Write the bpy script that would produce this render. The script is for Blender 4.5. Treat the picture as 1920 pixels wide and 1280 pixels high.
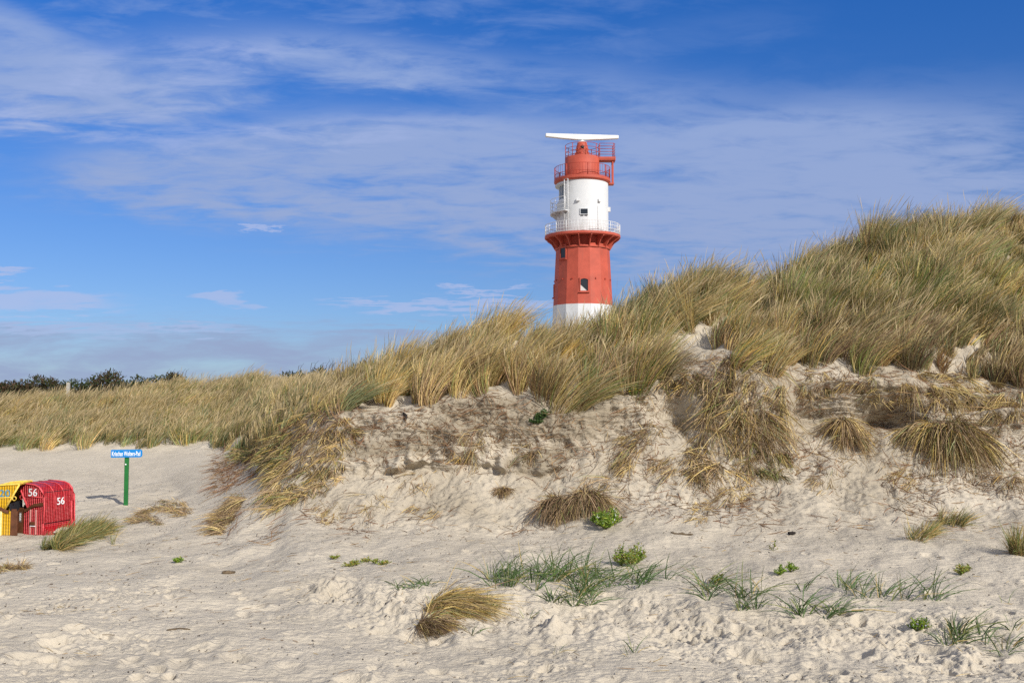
import bpy, math, random
import numpy as np
from mathutils import Vector, Matrix
from mathutils.bvhtree import BVHTree

# ------------------------------------------------------------------ scene, camera, light
scene = bpy.context.scene
for o in list(bpy.data.objects):
    bpy.data.objects.remove(o, do_unlink=True)
COL = scene.collection
R = math.radians
rng = np.random.default_rng(7)
random.seed(7)

F = 1867.0                       # focal length in photo pixels (35 mm on full frame)
CAM = np.array([0.0, 0.0, 4.0])
PITCH = math.atan(110.0 / F)
cp, sp = math.cos(PITCH), math.sin(PITCH)

cam_d = bpy.data.cameras.new("camera")
cam = bpy.data.objects.new("camera", cam_d)
COL.objects.link(cam)
cam.location = CAM
cam.rotation_euler = (R(90) + PITCH, 0, 0)
cam_d.sensor_width = 36.0
cam_d.lens = F / 1920.0 * 36.0
cam_d.clip_start = 0.1
cam_d.clip_end = 6000.0
cam_d.dof.use_dof = True
cam_d.dof.focus_distance = 38.0
cam_d.dof.aperture_fstop = 5.6
scene.camera = cam

SUN_EL, SUN_AZ = 31.0, 38.0      # elevation; degrees to the right of straight behind the camera
sdir = Vector((math.cos(R(SUN_EL)) * math.sin(R(SUN_AZ)),
               -math.cos(R(SUN_EL)) * math.cos(R(SUN_AZ)), math.sin(R(SUN_EL))))
sun_d = bpy.data.lights.new("sun", 'SUN')
sun_d.energy = 4.2
sun_d.angle = R(0.53)
sun_d.color = (1.0, 0.95, 0.87)
sun = bpy.data.objects.new("sun", sun_d)
COL.objects.link(sun)
sun.rotation_euler = sdir.to_track_quat('Z', 'Y').to_euler()
sun.location = (30, -30, 40)

vs = scene.view_settings
scene.display_settings.display_device = 'sRGB'
vs.view_transform = 'Standard'
vs.look = 'None'
vs.exposure = 0.25
vs.gamma = 1.0
scene.cycles.use_denoising = False
scene.cycles.max_bounces = 6
scene.cycles.diffuse_bounces = 3
scene.cycles.transmission_bounces = 3
scene.cycles.glossy_bounces = 2
scene.cycles.caustics_reflective = False
scene.cycles.caustics_refractive = False

class NT:
    """tiny node-tree helper"""
    def __init__(s, tree):
        s.t = tree; s.n = tree.nodes; s.l = tree.links
    def node(s, typ, **kw):
        n = s.n.new(typ)
        for k, v in kw.items():
            setattr(n, k, v)
        return n
    def put(s, sock, v):
        if isinstance(v, bpy.types.NodeSocket):
            s.l.new(v, sock)
        elif v is not None:
            if hasattr(sock.default_value, '__len__') and not hasattr(v, '__len__'):
                v = [v] * len(sock.default_value)
            if hasattr(sock.default_value, '__len__') and len(sock.default_value) == 4 and len(v) == 3:
                v = (*v, 1.0)
            sock.default_value = v
    def math(s, op, a, b=None, c=None, clamp=False):
        n = s.node('ShaderNodeMath', operation=op, use_clamp=clamp)
        s.put(n.inputs[0], a); s.put(n.inputs[1], b); s.put(n.inputs[2], c)
        return n.outputs[0]
    def noise(s, vec, scale, detail=4, rough=0.55, dist=0.0):
        n = s.node('ShaderNodeTexNoise')
        s.put(n.inputs['Vector'], vec)
        n.inputs['Scale'].default_value = scale
        n.inputs['Detail'].default_value = detail
        n.inputs['Roughness'].default_value = rough
        n.inputs['Distortion'].default_value = dist
        return n.outputs['Fac']
    def ss(s, v, a, b, lo=0.0, hi=1.0):
        n = s.node('ShaderNodeMapRange', interpolation_type='SMOOTHSTEP')
        s.put(n.inputs[0], v)
        for i, x in zip((1, 2, 3, 4), (a, b, lo, hi)):
            n.inputs[i].default_value = x
        return n.outputs[0]
    def mix(s, fac, a, b, blend='MIX'):
        n = s.node('ShaderNodeMix', data_type='RGBA', blend_type=blend)
        s.put(n.inputs[0], fac); s.put(n.inputs[6], a); s.put(n.inputs[7], b)
        return n.outputs[2]
    def xyz(s, x, y, z):
        n = s.node('ShaderNodeCombineXYZ')
        s.put(n.inputs[0], x); s.put(n.inputs[1], y); s.put(n.inputs[2], z)
        return n.outputs[0]

# ---- sky: Nishita plus thin high cloud laid out by compass direction and elevation
world = bpy.data.worlds.new("World")
scene.world = world
world.use_nodes = True
W = NT(world.node_tree)
W.n.clear()
sky = W.node('ShaderNodeTexSky', sky_type='NISHITA', sun_disc=False)
sky.sun_elevation = R(SUN_EL)
sky.sun_rotation = math.atan2(sdir.x, sdir.y)
sky.altitude = 0
sky.air_density = 1.0
sky.dust_density = 0.25
sky.ozone_density = 3.0
tc = W.node('ShaderNodeTexCoord')
sep = W.node('ShaderNodeSeparateXYZ')
W.l.new(tc.outputs['Generated'], sep.inputs[0])
dx, dy, dz = sep.outputs
az = W.math('ARCTAN2', dx, dy)                       # radians right of straight ahead
el = W.math('ARCSINE', dz)
zc = W.math('MAXIMUM', W.math('ADD', dz, 0.12), 0.05)
plane = W.xyz(W.math('DIVIDE', dx, zc), W.math('DIVIDE', dy, zc), 0.0)   # flat cloud layer overhead
warp = W.noise(plane, 0.9, 4)
mp = W.node('ShaderNodeMapping')
mp.inputs['Rotation'].default_value = (0, 0, R(-14))
mp.inputs['Scale'].default_value = (0.62, 1.5, 1)
W.l.new(plane, mp.inputs[0])
n_big = W.noise(mp.outputs[0], 1.15, 3, 0.5, 0.4)
mp2 = W.node('ShaderNodeMapping')
mp2.inputs['Rotation'].default_value = (0, 0, R(-20))
mp2.inputs['Scale'].default_value = (1.0, 1.9, 1)
W.l.new(plane, mp2.inputs[0])
n_fine = W.noise(mp2.outputs[0], 4.6, 8, 0.62, 0.35)
n_wisp = W.noise(W.xyz(W.math('MULTIPLY', az, 9.0), W.math('MULTIPLY', el, 34.0), 0.0), 1.0, 6, 0.62, 0.3)
azw = W.math('ADD', az, W.math('MULTIPLY', W.math('SUBTRACT', warp, 0.5), 0.25))
elw = W.math('ADD', el, W.math('MULTIPLY', W.math('SUBTRACT', n_fine, 0.5), 0.05))
def pxdir(px, py):
    c = np.array([(px - 960) / F, (640 - py) / F])
    v = np.array([c[0], cp - c[1] * sp, sp + c[1] * cp])
    v /= np.linalg.norm(v)
    return math.atan2(v[0], v[1]), math.asin(v[2])
def blob(px, py, rx, ry, rot=0.0, soft=0.25):
    """soft elliptical cloud bank around a sky direction"""
    a0, e0 = pxdir(px, py)
    a = W.math('MULTIPLY', W.math('SUBTRACT', azw, a0), F)
    e = W.math('MULTIPLY', W.math('SUBTRACT', elw, e0), F)
    cr, sr = math.cos(R(rot)), math.sin(R(rot))
    u = W.math('DIVIDE', W.math('ADD', W.math('MULTIPLY', a, cr), W.math('MULTIPLY', e, sr)), rx)
    v = W.math('DIVIDE', W.math('SUBTRACT', W.math('MULTIPLY', e, cr), W.math('MULTIPLY', a, sr)), ry)
    d = W.math('SQRT', W.math('ADD', W.math('MULTIPLY', u, u), W.math('MULTIPLY', v, v)))
    return W.ss(d, 1.25, soft)
def addm(*ms):
    r = ms[0]
    for m in ms[1:]:
        r = W.math('ADD', r, m)
    return r
veil = addm(blob(1150, 330, 900, 150, 3), blob(1500, 420, 640, 170, 0), blob(560, 300, 430, 95, 8),
            W.math('MULTIPLY', blob(60, 190, 330, 75, 10), 0.85), W.math('MULTIPLY', blob(400, 120, 520, 110, 8), 0.5), W.math('MULTIPLY', blob(900, 140, 480, 60, -4), 0.55),
            W.math('MULTIPLY', blob(1320, 60, 260, 45, 4), 0.22), blob(0, 80, 260, 60, -14))
# the rest of the sky, out of the frame, carries broken cloud as well
frame_w = W.ss(W.math('ABSOLUTE', az), 0.6, 0.8)
veil = W.math('ADD', veil, W.math('MULTIPLY', frame_w, 0.8))
tex = W.math('ADD', W.math('MULTIPLY', n_big, 0.55), W.math('MULTIPLY', n_fine, 0.75))
veil_m = W.math('MULTIPLY', W.ss(veil, 0.02, 0.85), W.ss(W.math('ADD', tex, W.math('MULTIPLY', veil, 0.10)), 0.44, 0.86))
veil_m = W.math('MAXIMUM', veil_m, W.math('MULTIPLY', W.math('MULTIPLY', W.ss(n_fine, 0.38, 0.7), W.ss(az, 0.42, -0.15)), W.ss(el, 0.14, 0.3, 0.0, 0.42)), clamp=True)
n_st = W.math('ADD', W.math('MULTIPLY', n_wisp, 0.9), 0.0)
low = addm(blob(200, 668, 700, 75, 2, 0.1), blob(720, 640, 220, 26, 3), W.math('MULTIPLY', blob(300, 690, 700, 40, 0), 0.8))
low_m = W.math('MULTIPLY', W.ss(low, 0.0, 0.9), W.ss(n_st, 0.2, 0.60), clamp=True)
puff = addm(W.math('MULTIPLY', blob(120, 616, 210, 13, 1), .6), W.math('MULTIPLY', blob(350, 614, 120, 9, -2), .5), blob(90, 563, 190, 24, 2), blob(415, 561, 55, 15, 12), blob(850, 572, 260, 13, 1), blob(30, 515, 60, 8, 5), blob(470, 430, 60, 6, 4), blob(930, 542, 130, 8, 2))
puff_m = W.math('MULTIPLY', W.ss(puff, 0.1, 0.9), W.ss(n_st, 0.15, 0.48), clamp=True)
# clear-sky colour correction (a deep polarised blue overhead)
grad = W.ss(el, 0.02, 0.50)
tint = W.mix(grad, (0.42, 0.54, 0.80), (0.12, 0.52, 1.10))
clear = W.mix(1.0, sky.outputs[0], tint, 'MULTIPLY')
VEIL_C = W.mix(W.ss(el, 0.05, 0.42), (2.75, 3.45, 5.4), (2.45, 3.42, 6.0))
c1 = W.mix(W.math('MULTIPLY', veil_m, 0.92), clear, VEIL_C)
c2 = W.mix(W.math('MULTIPLY', low_m, 0.9), c1, (2.6, 3.2, 4.9))
c3 = W.mix(W.math('MULTIPLY', puff_m, 0.68), c2, (3.7, 4.35, 6.6))
wh = W.math('MULTIPLY', W.ss(addm(blob(90, 190, 330, 60, 12), blob(500, 250, 420, 40, 6), blob(330, 110, 260, 50, 10)), 0.0, 1.0), W.ss(W.math('ADD', W.math('MULTIPLY', n_fine, 0.7), W.math('MULTIPLY', n_wisp, 0.5)), 0.52, 0.85))
c3 = W.mix(W.math('MULTIPLY', wh, 0.65), c3, (3.6, 4.3, 6.8))
# unseen bright broken cloud behind and beside the viewer, added to fill the shadows
c3 = W.mix(W.math('MULTIPLY', W.math('MULTIPLY', W.ss(W.math('ABSOLUTE', az), 0.7, 1.1), W.ss(tex, 0.4, 0.75)), W.ss(el, -0.05, 0.1)), c3, (4.3, 4.5, 5.1))
bg = W.node('ShaderNodeBackground')
bg.inputs['Strength'].default_value = 0.10
W.l.new(c3, bg.inputs['Color'])
wo = W.node('ShaderNodeOutputWorld')
W.l.new(bg.outputs[0], wo.inputs['Surface'])

# ------------------------------------------------------------------ helpers
def raydir(px, py):
    cx = (np.asarray(px, float) - 960.0) / F
    cy = (640.0 - np.asarray(py, float)) / F
    return np.stack([cx, cp - cy * sp, sp + cy * cp], -1)
def P(px, py, d):
    r = raydir(px, py)
    return CAM + r * (np.asarray(d, float) / r[..., 1])[..., None]
def project(p):
    v = p - CAM
    f = v[..., 1] * cp + v[..., 2] * sp
    u = -v[..., 1] * sp + v[..., 2] * cp
    return 960 + F * v[..., 0] / f, 640 - F * u / f

def tag(o, label=None, cat=None, group=None, kind=None):
    if label: o['label'] = label
    if cat: o['category'] = cat
    if group: o['group'] = group
    if kind: o['kind'] = kind
    return o
def link(name, me, parent=None, loc=None):
    o = bpy.data.objects.new(name, me)
    COL.objects.link(o)
    if parent: o.parent = parent
    if loc is not None: o.location = loc
    return o
def empty(name, loc, rz=0.0):
    o = bpy.data.objects.new(name, None)
    COL.objects.link(o)
    o.empty_display_size = 0.2
    o.location = loc
    o.rotation_euler = (0, 0, rz)
    return o

class MB:
    """collects simple solids, builds ONE mesh"""
    def __init__(s):
        s.v = []; s.f = []; s.sm = []
    def add(s, vs_, fs_, smooth=False):
        b = len(s.v)
        s.v += [tuple(v) for v in vs_]
        s.f += [tuple(i + b for i in f) for f in fs_]
        s.sm += [smooth] * len(fs_)
        return s
    def box(s, x0, x1, y0, y1, z0, z1, m=None):
        vs_ = [Vector((x, y, z)) for x in (x0, x1) for y in (y0, y1) for z in (z0, z1)]
        if m is not None: vs_ = [m @ v for v in vs_]
        return s.add(vs_, [(0, 1, 3, 2), (4, 6, 7, 5), (0, 4, 5, 1), (2, 3, 7, 6), (0, 2, 6, 4), (1, 5, 7, 3)])
    def tube(s, pts, r, n=6, closed=False):
        pts = [Vector(p) for p in pts]
        m = len(pts); rings = []
        for i, p in enumerate(pts):
            a = pts[(i - 1) % m] if (closed or i > 0) else p
            c = pts[(i + 1) % m] if (closed or i < m - 1) else p
            t = (c - a).normalized()
            ref = Vector((0, 0, 1)) if abs(t.z) < 0.9 else Vector((1, 0, 0))
            u = t.cross(ref).normalized(); w = u.cross(t)
            rr = r[i] if hasattr(r, '__len__') else r
            rings.append([p + (u * math.cos(k * 2 * math.pi / n) + w * math.sin(k * 2 * math.pi / n)) * rr for k in range(n)])
        vs_ = [v for ring in rings for v in ring]; fs_ = []
        for i in range(m if closed else m - 1):
            j = (i + 1) % m
            for k in range(n):
                l = (k + 1) % n
                fs_.append((i * n + k, i * n + l, j * n + l, j * n + k))
        if not closed:
            fs_.append(tuple(range(n))[::-1]); fs_.append(tuple((m - 1) * n + k for k in range(n)))
        return s.add(vs_, fs_, True)
    def lathe(s, prof, n=48, a0=0.0, a1=2 * math.pi, smooth=True, off=0.0):
        full = abs(a1 - a0 - 2 * math.pi) < 1e-6
        k_ = n if full else n + 1
        vs_ = []; fs_ = []
        for (r, z) in prof:
            for k in range(k_):
                a = a0 + (a1 - a0) * k / n + off
                vs_.append((r * math.sin(a), -r * math.cos(a), z))      # angle 0 faces the viewer, + to the right
        for i in range(len(prof) - 1):
            for k in range(n):
                l = (k + 1) % k_
                fs_.append((i * k_ + k, i * k_ + l, (i + 1) * k_ + l, (i + 1) * k_ + k))
        return s.add(vs_, fs_, smooth)
    def prism(s, poly, lo, hi, axis='y'):
        """polygon in x,z extruded along y"""
        n = len(poly)
        vs_ = [(x, lo, z) for x, z in poly] + [(x, hi, z) for x, z in poly]
        fs_ = [tuple(range(n)), tuple(range(2 * n - 1, n - 1, -1))]
        fs_ += [(i, i + n, (i + 1) % n + n, (i + 1) % n) for i in range(n)]
        return s.add(vs_, fs_)
    def mesh(s, name, mat, bevel=0):
        me = bpy.data.meshes.new(name)
        me.from_pydata([tuple(v) for v in s.v], [], s.f)
        me.polygons.foreach_set('use_smooth', s.sm)
        me.materials.append(mat)
        me.update()
        return me
    def build(s, name, mat, parent=None, loc=None):
        return link(name, s.mesh(name, mat), parent, loc)

def np_mesh(name, co, quads, mat, smooth=False, color=None, tris=None):
    me = bpy.data.meshes.new(name)
    nq = len(quads); nt = 0 if tris is None else len(tris)
    me.vertices.add(len(co)); me.vertices.foreach_set('co', np.ascontiguousarray(co, np.float32).ravel())
    loops = quads.ravel() if nt == 0 else np.concatenate([quads.ravel(), tris.ravel()])
    me.loops.add(len(loops)); me.loops.foreach_set('vertex_index', loops.astype(np.int32))
    me.polygons.add(nq + nt)
    starts = np.arange(nq) * 4
    tot = np.full(nq, 4)
    if nt:
        starts = np.concatenate([starts, nq * 4 + np.arange(nt) * 3]); tot = np.concatenate([tot, np.full(nt, 3)])
    me.polygons.foreach_set('loop_start', starts.astype(np.int32))
    if smooth:
        me.polygons.foreach_set('use_smooth', np.ones(nq + nt, bool))
    me.materials.append(mat)
    if color is not None:
        at = me.color_attributes.new('tone', 'FLOAT_COLOR', 'POINT')
        c4 = np.ones((len(co), 4), np.float32); c4[:, :3] = color
        at.data.foreach_set('color', c4.ravel())
    me.update(calc_edges=True)
    me.validate()
    return me

# --- gradient noise in numpy
_perm = np.random.default_rng(3).permutation(256)
_perm = np.concatenate([_perm, _perm]).astype(np.int32)
_g = np.random.default_rng(5).normal(size=(256, 3)); _g /= np.linalg.norm(_g, axis=1)[:, None]
_g = _g.astype(np.float32)
def pnoise(p):
    p = np.asarray(p, np.float32)
    i = np.floor(p).astype(np.int32); f = p - i
    i &= 255
    u = f * f * f * (f * (f * 6 - 15) + 10)
    out = 0
    for a in (0, 1):
        for b in (0, 1):
            for c in (0, 1):
                h = _perm[_perm[_perm[(i[..., 0] + a) & 255] + ((i[..., 1] + b) & 255)] + ((i[..., 2] + c) & 255)]
                g = _g[h]
                dv = g[..., 0] * (f[..., 0] - a) + g[..., 1] * (f[..., 1] - b) + g[..., 2] * (f[..., 2] - c)
                wt = (u[..., 0] if a else 1 - u[..., 0]) * (u[..., 1] if b else 1 - u[..., 1]) * (u[..., 2] if c else 1 - u[..., 2])
                out = out + wt * dv
    return out * 1.6
def fbm(p, octv=4, gain=0.5):
    s = 0; a = 1.0; q = np.asarray(p, np.float32)
    for _ in range(octv):
        s = s + a * pnoise(q); q = q * 2.03 + 7.3; a *= gain
    return s
def sstep(x, a, b):
    t = np.clip((x - a) / (b - a), 0, 1)
    return t * t * (3 - 2 * t)
def in_poly(x, y, poly):
    x = np.asarray(x); y = np.asarray(y); ins = np.zeros(x.shape, bool)
    n = len(poly); j = n - 1
    for i in range(n):
        xi, yi = poly[i]; xj, yj = poly[j]
        c = ((yi > y) != (yj > y)) & (x < (xj - xi) * (y - yi) / (yj - yi + 1e-9) + xi)
        ins ^= c; j = i
    return ins

# ------------------------------------------------------------------ materials
def new_mat(name):
    m = bpy.data.materials.new(name); m.use_nodes = True
    t = NT(m.node_tree); b = t.n['Principled BSDF']
    return m, t, b
def paint(name, col, rough=0.5, var=0.12, scale=3.0, spec=0.4, bump=0.0, metal=0.0, dirt=None, dirt_amt=0.5):
    m, t, b = new_mat(name)
    tcn = t.node('ShaderNodeTexCoord').outputs['Object']
    n1 = t.noise(tcn, scale, 5, 0.6)
    dark = tuple(c * (1 - var) for c in col); light = tuple(min(1, c * (1 + var)) for c in col)
    c = t.mix(t.ss(n1, 0.3, 0.7), dark, light)
    if dirt is not None:
        mpn = t.node('ShaderNodeMapping'); mpn.inputs['Scale'].default_value = (1.6, 1.6, 0.35)
        t.l.new(tcn, mpn.inputs[0])
        n2 = t.noise(mpn.outputs[0], scale * 0.9, 7, 0.68)
        c = t.mix(t.math('MULTIPLY', t.ss(n2, 0.52, 0.72), dirt_amt), c, dirt)
    t.put(b.inputs['Base Color'], c)
    b.inputs['Roughness'].default_value = rough
    b.inputs['Specular IOR Level'].default_value = spec
    b.inputs['Metallic'].default_value = metal
    if bump:
        bn = t.node('ShaderNodeBump'); bn.inputs['Strength'].default_value = bump; bn.inputs['Distance'].default_value = 0.02
        t.put(bn.inputs['Height'], t.noise(tcn, scale * 8, 4)); t.l.new(bn.outputs[0], b.inputs['Normal'])
    return m

def blade_material(name, rough=0.55, trans=0.3):
    m, t, b = new_mat(name)
    at = t.node('ShaderNodeAttribute', attribute_name='tone')
    t.l.new(at.outputs['Color'], b.inputs['Base Color'])
    b.inputs['Roughness'].default_value = rough
    b.inputs['Specular IOR Level'].default_value = 0.25
    tr = t.node('ShaderNodeBsdfTranslucent')
    t.l.new(at.outputs['Color'], tr.inputs['Color'])
    mx = t.node('ShaderNodeMixShader'); mx.inputs[0].default_value = trans
    t.l.new(b.outputs[0], mx.inputs[1]); t.l.new(tr.outputs[0], mx.inputs[2])
    t.l.new(mx.outputs[0], t.n['Material Output'].inputs['Surface'])
    return m
M_BLADE = blade_material('grass_blades')
M_DEAD = blade_material('dead_grass', 0.7, 0.18)
M_LEAF = blade_material('leaves', 0.5, 0.25)

def sand_material():
    m, t, b = new_mat('sand')
    tcn = t.node('ShaderNodeTexCoord').outputs['Object']
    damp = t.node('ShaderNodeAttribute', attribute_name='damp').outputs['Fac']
    n0 = t.noise(tcn, 0.35, 4, 0.55)
    n1 = t.noise(tcn, 2.2, 6, 0.65)
    n2 = t.noise(tcn, 55.0, 3, 0.7)
    c = t.mix(t.ss(n0, 0.3, 0.7), (0.485, 0.425, 0.332), (0.60, 0.53, 0.42))
    c = t.mix(t.ss(n1, 0.35, 0.75), c, (0.565, 0.495, 0.39))
    c = t.mix(t.math('MULTIPLY', t.ss(n1, 0.62, 0.40), 0.20), c, (0.38, 0.335, 0.27))
    c = t.mix(t.math('MULTIPLY', t.ss(n2, 0.58, 0.72), 0.5), c, (0.22, 0.175, 0.125))
    c = t.mix(t.math('MULTIPLY', damp, 0.8), c, (0.27, 0.225, 0.16))  # moist ledges, and slope colour dimmed to offset the sun on it
    t.put(b.inputs['Base Color'], c)
    b.inputs['Roughness'].default_value = 0.95
    b.inputs['Specular IOR Level'].default_value = 0.12
    # wind ripples, crumbs and grains
    mpn = t.node('ShaderNodeMapping'); mpn.inputs['Rotation'].default_value = (0, 0, R(28)); mpn.inputs['Scale'].default_value = (1.0, 5.0, 1.0)
    t.l.new(tcn, mpn.inputs[0])
    rip = t.noise(mpn.outputs[0], 2.6, 3, 0.5, 0.6)
    crumbs = t.noise(tcn, 9.0, 6, 0.7)
    grain = t.noise(tcn, 60.0, 3, 0.6)
    h = t.math('ADD', t.math('ADD', t.math('MULTIPLY', rip, 0.06), t.math('MULTIPLY', crumbs, 0.060)), t.math('MULTIPLY', grain, 0.004))
    bn = t.node('ShaderNodeBump'); bn.inputs['Strength'].default_value = 0.85; bn.inputs['Distance'].default_value = 1.0
    t.put(bn.inputs['Height'], h); t.l.new(bn.outputs[0], b.inputs['Normal'])
    return m
M_SAND = sand_material()

# ------------------------------------------------------------------ terrain (one parametric sheet)
# profile control points per picture column: (photo row, distance) for C berm foot, D berm top, E slope foot,
# F scarp foot, G scarp lip, H mid bank, I crest
CT = {
 -420: [(1185,17),(1095,21.5),(1005,29.3),(910,42),(850,49),(800,55),(772,61)],
 0: [(1185,17),(1095,21.5),(1005,29.2),(905,42.5),(843,49),(800,55),(767,61)],
 240: [(1185,17.2),(1092,21.5),(1000,29.8),(905,42),(846,48),(795,54),(750,61)],
 300: [(1183,17.3),(1092,21.4),(1001,29.6),(904,41.5),(846.5,47.5),(791,53.5),(742,60.5)],
 360: [(1183,17.3),(1092,21.4),(1002,29.4),(928,36.5),(847,47),(790,53),(735,60)],
 410: [(1183,17.3),(1092,21.4),(1005,29),(950,32.6),(848,46),(788,53),(731,60)],
 460: [(1182,17.4),(1090,21.3),(997,28.7),(936,31.2),(846,43.5),(782,51),(728,59)],
 505: [(1181,17.4),(1090,21.2),(997,28.5),(922,30.6),(828,38),(772,47),(736,57)],
 550: [(1180,17.4),(1088,21.2),(985,28.3),(905,30.4),(795,33.5),(758,41),(741,53)],
 600: [(1180,17.4),(1085,21.2),(988,28.2),(898,30.3),(778,32),(750,38),(740,48)],
 660: [(1182,17.3),(1084,21.1),(992,28),(893,30.2),(768,31.2),(745,35),(734,43)],
 720: [(1184,17.2),(1083,21),(994,28),(891,30.3),(770,31.1),(741,33.6),(718,38.5)],
 800: [(1190,17),(1083,21),(996,28),(880,30.4),(758,31.1),(725,33.5),(690,37)],
 880: [(1195,16.9),(1084,20.9),(998,28),(884,30.2),(750,31.2),(704,33.5),(660,36.5)],
 950: [(1195,16.9),(1085,20.8),(998,28),(885,30.2),(745,31.3),(692,33.8),(644,36.5)],
 1005: [(1195,16.9),(1087,20.7),(996,28),(882,30.2),(757,31.1),(698,33.8),(656,36.6)],
 1035: [(1195,16.9),(1087,20.7),(996,28),(882,30.2),(768,31.1),(710,33.8),(670,36.6)],
 1090: [(1195,16.9),(1090,20.6),(993,28),(845,30.6),(775,31.1),(706,33.8),(664,36.8)],
 1180: [(1198,16.8),(1098,20.3),(988,28),(808,31.0),(748,31.6),(670,34.3),(618,37.5)],
 1225: [(1200,16.8),(1102,20.1),(984,28),(790,31.2),(720,32.0),(646,34.8),(572,38)],
 1255: [(1200,16.8),(1104,20.0),(983,28),(785,31.3),(712,32.1),(640,35),(574,38.2)],
 1310: [(1204,16.7),(1108,19.8),(980,28),(846,30.4),(698,31.7),(624,35.3),(556,38.8)],
 1350: [(1206,16.6),(1112,19.6),(978,28),(850,30.2),(690,31.5),(613,35.5),(556,39)],
 1405: [(1210,16.4),(1117,19.3),(978,28),(862,30.1),(695,31.3),(612,35.4),(592,38.5)],
 1455: [(1213,16.4),(1123,19.1),(978,28),(850,30.3),(700,31.2),(602,35.5),(562,39.3)],
 1500: [(1216,16.3),(1128,18.8),(978,28),(805,31.3),(705,31.4),(598,35.5),(512,40.5)],
 1580: [(1220,16.2),(1135,18.4),(978,28),(812,31.3),(710,31.3),(590,36),(484,41)],
 1650: [(1222,16.1),(1140,18.1),(978,28),(792,31.7),(718,31.1),(570,36.5),(464,41.5)],
 1710: [(1222,16.1),(1142,18.0),(978,28),(800,31.5),(720,31.2),(565,36.5),(450,41.8)],
 1780: [(1222,16.1),(1145,17.9),(978,28),(812,31.0),(720,31.7),(560,36.5),(442,42)],
 1920: [(1222,16.1),(1150,17.7),(978,28),(815,31.0),(730,31.8),(560,37),(436,42.5)],
 2400: [(1222,16.1),(1150,17.7),(978,28),(850,30.6),(735,31.8),(560,37),(430,43)],
}
colx = np.array(sorted(CT)); tab = np.array([CT[c] for c in colx], float)
cols = np.concatenate([np.arange(-420, -20, 10), np.arange(-20, 1940, 2.4), np.arange(1940, 2401, 10)])
def pchip_cols(y):          # smooth interpolation between columns
    out = np.empty((len(cols),) + y.shape[1:])
    for idx in np.ndindex(y.shape[1:]):
        yy = y[(slice(None),) + idx]
        h = np.diff(colx); dl = np.diff(yy) / h
        m = np.zeros_like(yy); m[0] = dl[0]; m[-1] = dl[-1]
        for i in range(1, len(yy) - 1):
            if dl[i-1] * dl[i] > 0:
                w1 = 2 * h[i] + h[i-1]; w2 = h[i] + 2 * h[i-1]
                m[i] = (w1 + w2) / (w1 / dl[i-1] + w2 / dl[i])
        k = np.clip(np.searchsorted(colx, cols, 'right') - 1, 0, len(h) - 1)
        t = (cols - colx[k]) / h[k]
        out[(slice(None),) + idx] = ((2*t**3 - 3*t**2 + 1) * yy[k] + (t**3 - 2*t**2 + t) * h[k] * m[k]
                                     + (-2*t**3 + 3*t**2) * yy[k+1] + (t**3 - t**2) * h[k] * m[k+1])
    return out
ctl = pchip_cols(tab)                                   # cols x 7 x 2
pts = [np.stack([(cols - 960) / F * 4.0, np.full(len(cols), 4.0), np.full(len(cols), 0.0)], -1)]
pts.append(P(cols, np.full(len(cols), 1295.0), 13.9))
for l in range(7):
    pts.append(P(cols, ctl[:, l, 0], ctl[:, l, 1]))
I = pts[-1]
def behind(d, dzv=None, z=None):
    q = I.copy(); s_ = (I[:, 1] + d) / I[:, 1]
    q[:, 0] *= s_; q[:, 1] += d
    q[:, 2] = (q[:, 2] + dzv) if z is None else z
    return q
pts.append(behind(2.0, 0.15)); pts.append(behind(6.5, -1.6))
K = np.stack([(cols - 960) / F * 80, np.full(len(cols), 80.0), np.full(len(cols), 3.0)], -1)
Lp = np.stack([(cols - 960) / F * 170, np.full(len(cols), 170.0), np.full(len(cols), 1.5)], -1)
pts += [K, Lp]
ctrl = np.stack(pts, 0)                                 # levels x cols x 3
LEV = ['A','B','C','D','E','F','G','H','I','I2','J','K','L']
seg = [14, 110, 120, 110, 140, 120, 90, 90, 16, 20, 10, 6]
rows_s = np.concatenate([np.linspace(i, i + 1, n, endpoint=False) for i, n in enumerate(seg)] + [[len(seg)]])
k = np.clip(rows_s.astype(int), 0, len(seg) - 1); tt = (rows_s - k)[:, None, None]
V = ctrl[k] * (1 - tt) + ctrl[k + 1] * tt               # rows x cols x 3
def smooth_rows(a, it):
    for _ in range(it):
        a[1:-1] = 0.25 * a[:-2] + 0.5 * a[1:-1] + 0.25 * a[2:]
    return a
V = smooth_rows(V, 40)
_r0, _r1 = np.searchsorted(rows_s, 2.2), np.searchsorted(rows_s, 5.8)
Vs = V.copy(); Vs[_r0:_r1] = smooth_rows(V[_r0:_r1].copy(), 2600)
wE = np.exp(-((rows_s - 4.0) / 0.7) ** 4)[:, None, None]
V = V * (1 - wE) + Vs * wE
S = np.repeat(rows_s[:, None], len(cols), 1); PX = np.repeat(cols[None, :], len(rows_s), 0)
def grid_normals(V):
    du = np.gradient(V, axis=1); dv = np.gradient(V, axis=0)
    n = np.cross(du, dv); n /= np.linalg.norm(n, axis=-1)[..., None] + 1e-9
    return n
N = grid_normals(V)
if N[50, 400, 2] < 0: N = -N
def bump_w(a, b, s=0.2):
    return sstep(S, a - s, a + s) * (1 - sstep(S, b - s, b + s))
X, Y, Z = V[..., 0], V[..., 1], V[..., 2]
fore = bump_w(0.2, 3.1, 0.3); mid = bump_w(3.0, 5.0, 0.2); cliff = bump_w(5.0, 6.05, 0.18); top = bump_w(6.1, 8.6, 0.3)
main = sstep(PX, 520, 640)                              # the near dune with the scarp
d = np.zeros_like(X)
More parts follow.
